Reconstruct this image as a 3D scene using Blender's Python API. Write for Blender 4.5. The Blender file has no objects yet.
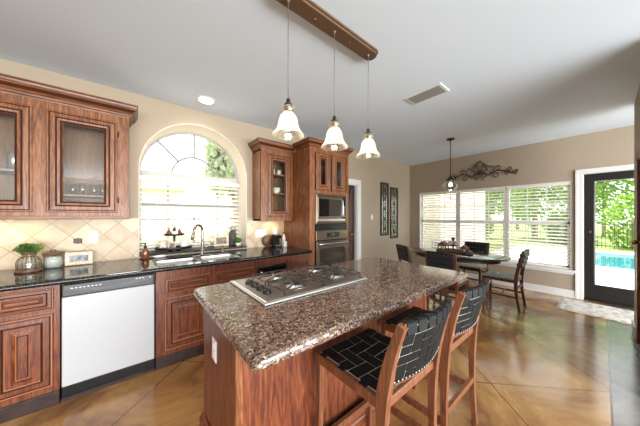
import bpy, bmesh, math, random
from mathutils import Vector, Matrix, noise
random.seed(7)
PI = math.pi
SC = bpy.context.scene
COL = SC.collection

# ---------------------------------------------------------------- camera, sky, sun, exposure
cam_d = bpy.data.cameras.new('camera'); cam = bpy.data.objects.new('camera', cam_d); COL.objects.link(cam)
cam_d.sensor_width = 36; cam_d.lens = 228.9 * 36 / 640
cam_d.shift_x = 3.1 / 640; cam_d.shift_y = 3.5 / 640
cam.location = (0, 0, 1.374); cam.rotation_euler = (PI / 2, 0, -math.radians(38.8))
cam_d.clip_start = .05; cam_d.clip_end = 300
SC.camera = cam
W = bpy.data.worlds.new('sky'); SC.world = W; W.use_nodes = True
bgn = W.node_tree.nodes['Background']; bgn.inputs[0].default_value = (.93, .965, 1, 1); bgn.inputs[1].default_value = 2.6
sun_d = bpy.data.lights.new('sun', 'SUN'); sun = bpy.data.objects.new('sun', sun_d); COL.objects.link(sun)
sun_d.energy = 9.5; sun_d.angle = math.radians(2); sun_d.color = (1, .96, .9)
sun.rotation_euler = (math.radians(-10), math.radians(14), 0)
def area_fill(name, loc, rot, sx, sy, e, c=(.96, .98, 1)):
    d = bpy.data.lights.new(name, 'AREA'); d.shape = 'RECTANGLE'; d.size = sx; d.size_y = sy; d.energy = e; d.color = c
    o = bpy.data.objects.new(name, d); COL.objects.link(o); o.location = loc; o.rotation_euler = rot; return o
area_fill('rear_fill_light', (1.2, -5.8, 1.05), (PI / 2 + .3, 0, 0), 8.5, 1.6, 790)  # added area fill behind the camera, standing in for unseen windows
for cx_, cy_, e_ in ((-.1, 1.75, 62), (-.9, .5, 26), (.9, -.7, 40), (3.2, -1.2, 30)):      # unseen spots without fittings, added to brighten the floor and room
    d_ = bpy.data.lights.new('ceiling_glow', 'SPOT'); d_.energy = e_; d_.spot_size = math.radians(140); d_.spot_blend = .8; d_.shadow_soft_size = .2; d_.color = (1, .97, .93)
    o_ = bpy.data.objects.new('ceiling_spot', d_); COL.objects.link(o_); o_.location = (cx_, cy_, 2.70)
SC.view_settings.view_transform = 'Standard'; SC.view_settings.look = 'None'
SC.view_settings.exposure = 0.28; SC.view_settings.gamma = 1; SC.view_settings.use_curve_mapping = False
SC.cycles.max_bounces = 10; SC.cycles.diffuse_bounces = 6; SC.cycles.glossy_bounces = 5
SC.cycles.transparent_max_bounces = 24; SC.cycles.sample_clamp_indirect = 6
SC.cycles.caustics_reflective = False; SC.cycles.caustics_refractive = False

YK, XE, ZC = 3.231, 5.794, 2.73       # kitchen wall, window wall, ceiling

# ---------------------------------------------------------------- materials
def srgb(r, g, b):
    f = lambda c: (c / 255 / 12.92) if c / 255 <= .04045 else ((c / 255 + .055) / 1.055) ** 2.4
    return (f(r), f(g), f(b), 1)
def newmat(name):
    m = bpy.data.materials.new(name); m.use_nodes = True
    nt = m.node_tree; b = nt.nodes['Principled BSDF']
    return m, nt, b
def N(nt, t, **k):
    n = nt.nodes.new(t)
    for a, v in k.items():
        if a in n.inputs: n.inputs[a].default_value = v
        else: setattr(n, a, v)
    return n
def plain(name, c, rough=.5, metal=0, spec=.5, coat=0, bump=0, bs=60, var=0):
    m, nt, b = newmat(name)
    b.inputs['Base Color'].default_value = srgb(*c); b.inputs['Roughness'].default_value = rough
    b.inputs['Metallic'].default_value = metal; b.inputs['Specular IOR Level'].default_value = spec
    b.inputs['Coat Weight'].default_value = coat; b.inputs['Coat Roughness'].default_value = .08
    tc = N(nt, 'ShaderNodeTexCoord'); nz = N(nt, 'ShaderNodeTexNoise'); nz.inputs['Scale'].default_value = bs
    nz.inputs['Detail'].default_value = 4
    nt.links.new(tc.outputs['Object'], nz.inputs['Vector'])
    if bump:
        bp = N(nt, 'ShaderNodeBump'); bp.inputs['Strength'].default_value = bump; bp.inputs['Distance'].default_value = .004
        nt.links.new(nz.outputs['Fac'], bp.inputs['Height']); nt.links.new(bp.outputs[0], b.inputs['Normal'])
    if var:
        rp = N(nt, 'ShaderNodeValToRGB'); e = rp.color_ramp.elements
        e[0].position = .3; e[1].position = .7
        e[0].color = srgb(*[max(0, x - var) for x in c]); e[1].color = srgb(*[min(255, x + var) for x in c])
        nt.links.new(nz.outputs['Fac'], rp.inputs[0]); nt.links.new(rp.outputs[0], b.inputs['Base Color'])
    return m
def wood(name, dark, mid, light, axis='z', rough=.42, scale=1.0, coat=.1):
    m, nt, b = newmat(name)
    tc = N(nt, 'ShaderNodeTexCoord'); mp = N(nt, 'ShaderNodeMapping')
    lo, hi = .9 * scale, 9 * scale
    mp.inputs['Scale'].default_value = {'z': (hi, hi, lo), 'x': (lo, hi, hi), 'y': (hi, lo, hi)}[axis]
    nt.links.new(tc.outputs['Object'], mp.inputs['Vector'])
    n1 = N(nt, 'ShaderNodeTexNoise'); n1.inputs['Scale'].default_value = 1.6; n1.inputs['Detail'].default_value = 3; n1.inputs['Distortion'].default_value = 1.2
    nt.links.new(mp.outputs[0], n1.inputs['Vector'])
    mul = N(nt, 'ShaderNodeMath', operation='MULTIPLY'); mul.inputs[1].default_value = 9
    fr = N(nt, 'ShaderNodeMath', operation='PINGPONG'); fr.inputs[1].default_value = 1
    nt.links.new(n1.outputs['Fac'], mul.inputs[0]); nt.links.new(mul.outputs[0], fr.inputs[0])
    n2 = N(nt, 'ShaderNodeTexNoise'); n2.inputs['Scale'].default_value = 14; n2.inputs['Detail'].default_value = 5
    nt.links.new(mp.outputs[0], n2.inputs['Vector'])
    mx = N(nt, 'ShaderNodeMix', data_type='FLOAT'); mx.inputs[0].default_value = .74
    nt.links.new(fr.outputs[0], mx.inputs[2]); nt.links.new(n2.outputs['Fac'], mx.inputs[3])
    rp = N(nt, 'ShaderNodeValToRGB'); e = rp.color_ramp.elements
    e[0].position = .12; e[0].color = srgb(*dark); e[1].position = .75; e[1].color = srgb(*light)
    k = rp.color_ramp.elements.new(.42); k.color = srgb(*mid)
    nt.links.new(mx.outputs[0], rp.inputs[0]); nt.links.new(rp.outputs[0], b.inputs['Base Color'])
    b.inputs['Roughness'].default_value = rough; b.inputs['Coat Weight'].default_value = coat; b.inputs['Coat Roughness'].default_value = .15
    bp = N(nt, 'ShaderNodeBump'); bp.inputs['Strength'].default_value = .15; bp.inputs['Distance'].default_value = .002
    nt.links.new(n2.outputs['Fac'], bp.inputs['Height']); nt.links.new(bp.outputs[0], b.inputs['Normal'])
    return m
def glass(name, tint=(255, 255, 255), refl=1.0, rough=.0):
    m = bpy.data.materials.new(name); m.use_nodes = True; nt = m.node_tree; nt.nodes.clear()
    o = N(nt, 'ShaderNodeOutputMaterial'); t = N(nt, 'ShaderNodeBsdfTransparent'); g = N(nt, 'ShaderNodeBsdfGlossy')
    t.inputs[0].default_value = srgb(*tint); g.inputs['Roughness'].default_value = rough
    f = N(nt, 'ShaderNodeLayerWeight'); f.inputs[0].default_value = .5
    pw = N(nt, 'ShaderNodeMath', operation='POWER'); pw.inputs[1].default_value = 3.5; nt.links.new(f.outputs['Facing'], pw.inputs[0])
    mu = N(nt, 'ShaderNodeMath', operation='MULTIPLY_ADD'); mu.inputs[1].default_value = .7 * min(refl, 1); mu.inputs[2].default_value = .045 * refl
    mx = N(nt, 'ShaderNodeMixShader')
    nt.links.new(pw.outputs[0], mu.inputs[0]); nt.links.new(mu.outputs[0], mx.inputs[0])
    nt.links.new(t.outputs[0], mx.inputs[1]); nt.links.new(g.outputs[0], mx.inputs[2]); nt.links.new(mx.outputs[0], o.inputs[0])
    return m
def emit(name, c, s):
    m = bpy.data.materials.new(name); m.use_nodes = True; nt = m.node_tree; nt.nodes.clear()
    o = N(nt, 'ShaderNodeOutputMaterial'); e = N(nt, 'ShaderNodeEmission'); e.inputs[0].default_value = srgb(*c); e.inputs[1].default_value = s
    nt.links.new(e.outputs[0], o.inputs[0]); return m
def leafmat(name, a, b2):
    m, nt, b = newmat(name)
    oi = N(nt, 'ShaderNodeTexCoord'); nz = N(nt, 'ShaderNodeTexNoise'); nz.inputs['Scale'].default_value = 6
    rp = N(nt, 'ShaderNodeValToRGB'); e = rp.color_ramp.elements
    e[0].position = .35; e[1].position = .65; e[0].color = srgb(*a); e[1].color = srgb(*b2)
    nt.links.new(oi.outputs['Object'], nz.inputs['Vector']); nt.links.new(nz.outputs['Fac'], rp.inputs[0]); nt.links.new(rp.outputs[0], b.inputs['Base Color'])
    b.inputs['Roughness'].default_value = .6
    tl = N(nt, 'ShaderNodeBsdfTranslucent'); nt.links.new(rp.outputs[0], tl.inputs[0])
    mx = N(nt, 'ShaderNodeMixShader'); mx.inputs[0].default_value = .4
    o = nt.nodes['Material Output']
    nt.links.new(b.outputs[0], mx.inputs[1]); nt.links.new(tl.outputs[0], mx.inputs[2]); nt.links.new(mx.outputs[0], o.inputs[0])
    return m

def granite():
    m, nt, b = newmat('brown_granite')
    tc = N(nt, 'ShaderNodeTexCoord')
    v = N(nt, 'ShaderNodeTexVoronoi'); v.inputs['Scale'].default_value = 125; v.inputs['Randomness'].default_value = 1
    nz = N(nt, 'ShaderNodeTexNoise'); nz.inputs['Scale'].default_value = 45; nz.inputs['Detail'].default_value = 4
    nt.links.new(tc.outputs['Object'], nz.inputs['Vector'])
    add = N(nt, 'ShaderNodeMix', data_type='RGBA', blend_type='LINEAR_LIGHT'); add.inputs[0].default_value = .03
    nt.links.new(tc.outputs['Object'], add.inputs[6]); nt.links.new(nz.outputs['Color'], add.inputs[7])
    nt.links.new(add.outputs[2], v.inputs['Vector'])
    sp = N(nt, 'ShaderNodeSeparateColor'); nt.links.new(v.outputs['Color'], sp.inputs[0])
    rp = N(nt, 'ShaderNodeValToRGB'); rp.color_ramp.interpolation = 'LINEAR'; e = rp.color_ramp.elements
    e[0].position = 0; e[0].color = srgb(58, 50, 48); e[1].position = 1; e[1].color = srgb(205, 188, 172)
    for p, c in ((.18, (84, 68, 60)), (.4, (126, 96, 78)), (.62, (150, 120, 100)), (.8, (136, 126, 120)), (.92, (182, 156, 134))):
        q = rp.color_ramp.elements.new(p); q.color = srgb(*c)
    nt.links.new(sp.outputs[0], rp.inputs[0])
    n3 = N(nt, 'ShaderNodeTexNoise'); n3.inputs['Scale'].default_value = 120; n3.inputs['Detail'].default_value = 2
    nt.links.new(tc.outputs['Object'], n3.inputs['Vector'])
    r3 = N(nt, 'ShaderNodeValToRGB'); r3.color_ramp.elements[0].position = .42; r3.color_ramp.elements[1].position = .56
    r3.color_ramp.elements[0].color = (.1, .09, .09, 1)
    nt.links.new(n3.outputs['Fac'], r3.inputs[0])
    mm = N(nt, 'ShaderNodeMix', data_type='RGBA', blend_type='MULTIPLY'); mm.inputs[0].default_value = .6
    nt.links.new(rp.outputs[0], mm.inputs[6]); nt.links.new(r3.outputs[0], mm.inputs[7])
    nt.links.new(mm.outputs[2], b.inputs['Base Color']); b.inputs['Roughness'].default_value = .09; b.inputs['Specular IOR Level'].default_value = .65
    return m
def black_granite():
    m, nt, b = newmat('black_granite')
    tc = N(nt, 'ShaderNodeTexCoord'); nz = N(nt, 'ShaderNodeTexNoise'); nz.inputs['Scale'].default_value = 90; nz.inputs['Detail'].default_value = 6
    nt.links.new(tc.outputs['Object'], nz.inputs['Vector'])
    rp = N(nt, 'ShaderNodeValToRGB'); e = rp.color_ramp.elements
    e[0].position = .52; e[0].color = srgb(22, 20, 20); e[1].position = .74; e[1].color = srgb(84, 74, 66)
    nt.links.new(nz.outputs['Fac'], rp.inputs[0]); nt.links.new(rp.outputs[0], b.inputs['Base Color'])
    b.inputs['Roughness'].default_value = .06; b.inputs['Specular IOR Level'].default_value = .55
    return m
def travertine():
    m, nt, b = newmat('travertine_tile')
    tc = N(nt, 'ShaderNodeTexCoord'); sx = N(nt, 'ShaderNodeSeparateXYZ'); nt.links.new(tc.outputs['Object'], sx.inputs[0])
    T = .168
    def M(op, a, b_=None):
        n = N(nt, 'ShaderNodeMath', operation=op)
        for i, q in enumerate((a, b_)):
            if q is None: continue
            if isinstance(q, (int, float)): n.inputs[i].default_value = q
            else: nt.links.new(q, n.inputs[i])
        return n.outputs[0]
    u = M('DIVIDE', M('ADD', sx.outputs[0], sx.outputs[2]), T * 1.414); w = M('DIVIDE', M('SUBTRACT', sx.outputs[0], sx.outputs[2]), T * 1.414)
    du = M('ABSOLUTE', M('SUBTRACT', M('FRACT', u), .5)); dw = M('ABSOLUTE', M('SUBTRACT', M('FRACT', w), .5))
    g = M('GREATER_THAN', M('MAXIMUM', du, dw), .478)
    wn = N(nt, 'ShaderNodeTexWhiteNoise', noise_dimensions='2D'); cx = N(nt, 'ShaderNodeCombineXYZ')
    nt.links.new(M('FLOOR', u), cx.inputs[0]); nt.links.new(M('FLOOR', w), cx.inputs[1]); nt.links.new(cx.outputs[0], wn.inputs['Vector'])
    nz = N(nt, 'ShaderNodeTexNoise'); nz.inputs['Scale'].default_value = 9; nz.inputs['Detail'].default_value = 6
    nt.links.new(tc.outputs['Object'], nz.inputs['Vector'])
    s = M('ADD', M('MULTIPLY', wn.outputs['Value'], .35), M('MULTIPLY', nz.outputs['Fac'], .75))
    rp = N(nt, 'ShaderNodeValToRGB'); e = rp.color_ramp.elements
    e[0].position = .3; e[0].color = srgb(184, 158, 126); e[1].position = .8; e[1].color = srgb(220, 200, 170)
    nt.links.new(s, rp.inputs[0])
    mx = N(nt, 'ShaderNodeMix', data_type='RGBA'); mx.inputs[7].default_value = srgb(176, 154, 126)
    nt.links.new(g, mx.inputs[0]); nt.links.new(rp.outputs[0], mx.inputs[6]); nt.links.new(mx.outputs[2], b.inputs['Base Color'])
    bp = N(nt, 'ShaderNodeBump'); bp.inputs['Strength'].default_value = .5; bp.inputs['Distance'].default_value = .003; bp.invert = True
    nt.links.new(g, bp.inputs['Height']); nt.links.new(bp.outputs[0], b.inputs['Normal'])
    b.inputs['Roughness'].default_value = .42
    return m
def floor_mat():
    m, nt, b = newmat('stained_concrete')
    tc = N(nt, 'ShaderNodeTexCoord'); sx = N(nt, 'ShaderNodeSeparateXYZ'); nt.links.new(tc.outputs['Object'], sx.inputs[0])
    def M(op, a, b_=None):
        n = N(nt, 'ShaderNodeMath', operation=op)
        for i, q in enumerate((a, b_)):
            if q is None: continue
            if isinstance(q, (int, float)): n.inputs[i].default_value = q
            else: nt.links.new(q, n.inputs[i])
        return n.outputs[0]
    P = 1.28
    a = M('DIVIDE', M('SUBTRACT', M('ADD', sx.outputs[0], sx.outputs[1]), 2.87 - P / 2), P)
    c = M('DIVIDE', M('SUBTRACT', M('SUBTRACT', sx.outputs[0], sx.outputs[1]), 1.72 - P / 2), P)
    da = M('ABSOLUTE', M('SUBTRACT', M('FRACT', a), .5)); dc = M('ABSOLUTE', M('SUBTRACT', M('FRACT', c), .5))
    grid = M('LESS_THAN', M('MINIMUM', da, dc), .0042)
    inside = M('GREATER_THAN', sx.outputs[1], -.045)
    line = M('LESS_THAN', M('ABSOLUTE', M('ADD', sx.outputs[1], .045)), .006)
    g = M('MAXIMUM', M('MULTIPLY', grid, inside), line)
    n1 = N(nt, 'ShaderNodeTexNoise'); n1.inputs['Scale'].default_value = 1.5; n1.inputs['Detail'].default_value = 7; n1.inputs['Distortion'].default_value = 1.0
    n1.inputs['Roughness'].default_value = .6
    nt.links.new(tc.outputs['Object'], n1.inputs['Vector'])
    rp = N(nt, 'ShaderNodeValToRGB'); e = rp.color_ramp.elements
    e[0].position = .3; e[0].color = srgb(84, 56, 34); e[1].position = .72; e[1].color = srgb(210, 172, 118)
    k = rp.color_ramp.elements.new(.43); k.color = srgb(134, 92, 54)
    k = rp.color_ramp.elements.new(.56); k.color = srgb(168, 126, 74)
    nt.links.new(n1.outputs['Fac'], rp.inputs[0])
    rp2 = N(nt, 'ShaderNodeValToRGB'); e = rp2.color_ramp.elements
    e[0].position = .35; e[0].color = srgb(66, 62, 58); e[1].position = .7; e[1].color = srgb(142, 134, 124)
    nt.links.new(n1.outputs['Fac'], rp2.inputs[0])
    zone = N(nt, 'ShaderNodeMix', data_type='RGBA'); nt.links.new(inside, zone.inputs[0])
    nt.links.new(rp2.outputs[0], zone.inputs[6]); nt.links.new(rp.outputs[0], zone.inputs[7])
    mx = N(nt, 'ShaderNodeMix', data_type='RGBA'); mx.inputs[7].default_value = srgb(84, 54, 32)
    nt.links.new(g, mx.inputs[0]); nt.links.new(zone.outputs[2], mx.inputs[6]); nt.links.new(mx.outputs[2], b.inputs['Base Color'])
    n2 = N(nt, 'ShaderNodeTexNoise'); n2.inputs['Scale'].default_value = 7; n2.inputs['Detail'].default_value = 4; nt.links.new(tc.outputs['Object'], n2.inputs['Vector'])
    bp = N(nt, 'ShaderNodeBump'); bp.inputs['Strength'].default_value = .25; bp.inputs['Distance'].default_value = .006
    nt.links.new(n2.outputs['Fac'], bp.inputs['Height']); nt.links.new(bp.outputs[0], b.inputs['Normal'])
    b.inputs['Roughness'].default_value = .2; b.inputs['Specular IOR Level'].default_value = .6
    b.inputs['Coat Weight'].default_value = .35; b.inputs['Coat Roughness'].default_value = .12
    return m
def rug_mat():
    m, nt, b = newmat('faded_rug')
    tc = N(nt, 'ShaderNodeTexCoord'); v = N(nt, 'ShaderNodeTexVoronoi'); v.inputs['Scale'].default_value = 14; v.distance = 'CHEBYCHEV'
    nz = N(nt, 'ShaderNodeTexNoise'); nz.inputs['Scale'].default_value = 25; nz.inputs['Detail'].default_value = 5
    nt.links.new(tc.outputs['Object'], v.inputs['Vector']); nt.links.new(tc.outputs['Object'], nz.inputs['Vector'])
    ad = N(nt, 'ShaderNodeMath', operation='ADD'); nt.links.new(v.outputs['Distance'], ad.inputs[0]); nt.links.new(nz.outputs['Fac'], ad.inputs[1])
    rp = N(nt, 'ShaderNodeValToRGB'); e = rp.color_ramp.elements
    e[0].position = .6; e[0].color = srgb(158, 148, 138); e[1].position = .95; e[1].color = srgb(222, 216, 206)
    nt.links.new(ad.outputs[0], rp.inputs[0]); nt.links.new(rp.outputs[0], b.inputs['Base Color']); b.inputs['Roughness'].default_value = .95
    return m
def dots_mat(name, base, dot, sc):
    m, nt, b = newmat(name)
    tc = N(nt, 'ShaderNodeTexCoord'); v = N(nt, 'ShaderNodeTexVoronoi'); v.inputs['Scale'].default_value = sc
    nt.links.new(tc.outputs['Object'], v.inputs['Vector'])
    rp = N(nt, 'ShaderNodeValToRGB'); rp.color_ramp.interpolation = 'CONSTANT'; e = rp.color_ramp.elements
    e[0].color = srgb(*base); e[1].position = .55; e[1].color = srgb(*dot)
    nt.links.new(v.outputs['Distance'], rp.inputs[0]); nt.links.new(rp.outputs[0], b.inputs['Base Color']); b.inputs['Roughness'].default_value = .6
    return m
def siding_mat():
    m, nt, b = newmat('pale_siding')
    tc = N(nt, 'ShaderNodeTexCoord'); sx = N(nt, 'ShaderNodeSeparateXYZ'); nt.links.new(tc.outputs['Object'], sx.inputs[0])
    d = N(nt, 'ShaderNodeMath', operation='DIVIDE'); d.inputs[1].default_value = .18; nt.links.new(sx.outputs[2], d.inputs[0])
    f = N(nt, 'ShaderNodeMath', operation='FRACT'); nt.links.new(d.outputs[0], f.inputs[0])
    bp = N(nt, 'ShaderNodeBump'); bp.inputs['Distance'].default_value = .02; nt.links.new(f.outputs[0], bp.inputs['Height']); nt.links.new(bp.outputs[0], b.inputs['Normal'])
    b.inputs['Base Color'].default_value = srgb(226, 216, 206); b.inputs['Roughness'].default_value = .8
    return m

M = dict(
    wall=plain('greige_wall_paint', (170, 154, 135), .75, bump=.06, bs=160),
    ceil=plain('white_ceiling_paint', (226, 236, 248), .85, bump=.1, bs=120),
    white=plain('white_trim_paint', (226, 225, 223), .4),
    cream=plain('cream_recess_paint', (238, 226, 210), .6),
    floor=floor_mat(), granite=granite(), black_granite=black_granite(), tile=travertine(),
    wood=wood('cherry_wood', (52, 27, 14), (112, 64, 34), (160, 102, 58), 'z'),
    woodx=wood('cherry_wood_horizontal', (50, 26, 14), (106, 60, 32), (148, 92, 52), 'x'),
    red=wood('red_stained_wood', (44, 18, 11), (96, 44, 24), (140, 78, 44), 'z'),
    redx=wood('red_stained_wood_horizontal', (44, 18, 11), (94, 43, 24), (136, 75, 42), 'x'),
    redy=wood('red_stained_wood_cross', (44, 18, 11), (94, 43, 24), (136, 75, 42), 'y'),
    glaze=plain('dark_antique_glaze', (62, 30, 18), .4),
    toe=plain('scuffed_toe_board', (48, 30, 23), .5, var=12, bs=20),
    inside=wood('cabinet_interior', (112, 80, 54), (140, 104, 74), (158, 122, 90), 'z', rough=.5),
    dark=plain('dark_door_paint', (27, 24, 22), .35, bump=.1, bs=30),
    espresso=wood('espresso_wood', (34, 20, 16), (56, 34, 26), (76, 48, 36), 'z'),
    espx=wood('espresso_table_wood', (30, 24, 22), (46, 36, 32), (62, 50, 44), 'y', rough=.18, coat=.6),
    chairw=wood('walnut_chair_wood', (60, 30, 20), (88, 48, 32), (112, 66, 44), 'z'),
    stool=wood('stool_wood', (70, 38, 24), (116, 70, 46), (146, 96, 66), 'z', rough=.4),
    strap=plain('black_leather', (15, 16, 18), .55, spec=.3, bump=.15, bs=200),
    strapedge=plain('tan_strap_edge', (206, 196, 180), .7),
    navy=plain('black_chair_leather', (24, 26, 31), .5),
    mint=plain('pale_woven_seat', (168, 174, 160), .8, var=16, bs=30),
    steel=plain('brushed_stainless', (206, 203, 198), .3, metal=1, bump=.03, bs=300),
    warmsteel=plain('warm_stainless', (134, 119, 103), .3, metal=1),
    chrome=plain('chrome', (215, 215, 215), .1, metal=1),
    nickel=plain('brushed_nickel', (168, 158, 148), .25, metal=1),
    brass=plain('brass', (190, 150, 80), .25, metal=1),
    bronze=plain('dark_bronze', (66, 48, 38), .42, metal=.4),
    brown=plain('bronze_canopy', (104, 78, 58), .45, metal=.15),
    iron=plain('wrought_iron', (58, 44, 36), .5, metal=.3),
    black=plain('black_plastic', (14, 14, 15), .28),
    blackglass=plain('black_glass', (16, 15, 15), .05, spec=.8),
    ovenglass=plain('oven_glass', (52, 46, 40), .07, spec=.8),
    dw=plain('dishwasher_white', (188, 190, 193), .3),
    blind=plain('white_blind_slat', (240, 236, 226), .5),
    cord=plain('cord', (120, 112, 104), .6),
    pane=glass('window_glass'), cabglass=glass('cabinet_glass', (248, 249, 248), .9),
    clear=glass('clear_glass', (250, 252, 251), 1.5, .02),
    bulb=emit('bulb_glow', (255, 244, 226), 4.5), ceiling_glow=emit('can_light_glow', (255, 246, 230), 22),
    amber=plain('amber_bottle', (126, 66, 34), .15, coat=.6),
    whitec=plain('white_ceramic', (236, 232, 224), .25, coat=.5),
    cotton=plain('white_cotton_rolls', (232, 228, 220), .9, bump=.6, bs=60),
    twood=wood('tray_wood', (70, 46, 32), (104, 74, 52), (130, 96, 70), 'x'),
    leaf=leafmat('leaf_green', (74, 112, 48), (158, 182, 96)),
    boxwood=leafmat('boxwood_green', (60, 120, 30), (120, 176, 60)),
    tree=leafmat('tree_leaf', (96, 138, 48), (176, 206, 96)), tree2=leafmat('dark_tree_leaf', (60, 100, 44), (128, 168, 84)),
    arch_leaf=leafmat('glare_washed_leaf', (168, 186, 142), (214, 224, 190)), bark=plain('pale_bark', (148, 132, 112), .9, bump=.6, bs=12, var=20),  # arch_leaf is bleached to paint in the outdoor glare
    lawn=plain('lawn_grass', (128, 158, 70), .9, var=22, bs=3),
    patio=plain('pale_concrete', (214, 208, 198), .8, var=6, bs=4),
    water=plain('pool_water', (30, 122, 136), .06, bump=.3, bs=5), poolwall=plain('pool_tile', (120, 190, 196), .3),
    fence=plain('black_iron_fence', (44, 44, 42), .5), siding=siding_mat(), roof=plain('roof_shingle', (205, 196, 190), .9, var=12, bs=9),
    iron_grate=plain('grate_iron', (62, 60, 58), .3, metal=.5), rug=rug_mat(), print=plain('photo_print', (120, 122, 128), .5, var=70, bs=26), printb=plain('sepia_print', (116, 96, 80), .5, var=60, bs=30),
    dots=dots_mat('gold_dot_frame', (214, 188, 150), (226, 220, 208), 95), cuprint=dots_mat('printed_mug', (232, 224, 212), (190, 160, 130), 45),
    rust=plain('rusty_brown', (112, 58, 42), .6, var=24, bs=40), teal=plain('faded_teal', (110, 130, 128), .6, var=10, bs=30),
    stone=plain('grey_vase', (70, 66, 62), .6, var=20, bs=40), mirror=plain('mercury_mirror', (176, 176, 170), .2, metal=.8, var=40, bs=50),
    winframe=plain('window_frame_backlit_grey', (176, 174, 172), .5), muntin=plain('muntin_backlit_grey', (128, 126, 124), .5), grey=plain('vent_grey', (150, 148, 146), .5), digit=emit('clock_digits', (150, 200, 190), .25), pewter=plain('pewter', (190, 190, 186), .3, metal=.8),  # winframe and muntin greys paint in the shade of a backlit white frame
)
def shade_mat():
    m = bpy.data.materials.new('seeded_bell_glass'); m.use_nodes = True; nt = m.node_tree; nt.nodes.clear()
    o = N(nt, 'ShaderNodeOutputMaterial'); t = N(nt, 'ShaderNodeBsdfTransparent'); t.inputs[0].default_value = srgb(255, 250, 238)
    tr = N(nt, 'ShaderNodeBsdfTranslucent'); tr.inputs[0].default_value = srgb(255, 250, 238)
    g = N(nt, 'ShaderNodeBsdfGlossy'); g.inputs['Roughness'].default_value = .08
    lw = N(nt, 'ShaderNodeLayerWeight'); lw.inputs[0].default_value = .45
    ra = N(nt, 'ShaderNodeMapRange'); ra.inputs[3].default_value = .14; ra.inputs[4].default_value = .75
    a = N(nt, 'ShaderNodeMixShader'); b = N(nt, 'ShaderNodeMixShader'); b.inputs[0].default_value = .1
    nt.links.new(lw.outputs['Facing'], ra.inputs[0]); nt.links.new(ra.outputs[0], a.inputs[0])
    nt.links.new(t.outputs[0], a.inputs[1]); nt.links.new(tr.outputs[0], a.inputs[2])
    nt.links.new(a.outputs[0], b.inputs[1]); nt.links.new(g.outputs[0], b.inputs[2]); nt.links.new(b.outputs[0], o.inputs[0])
    return m
M['shade'] = shade_mat()
M['worn'] = plain('rubbed_tan_edge', (168, 112, 74), .4)

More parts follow.
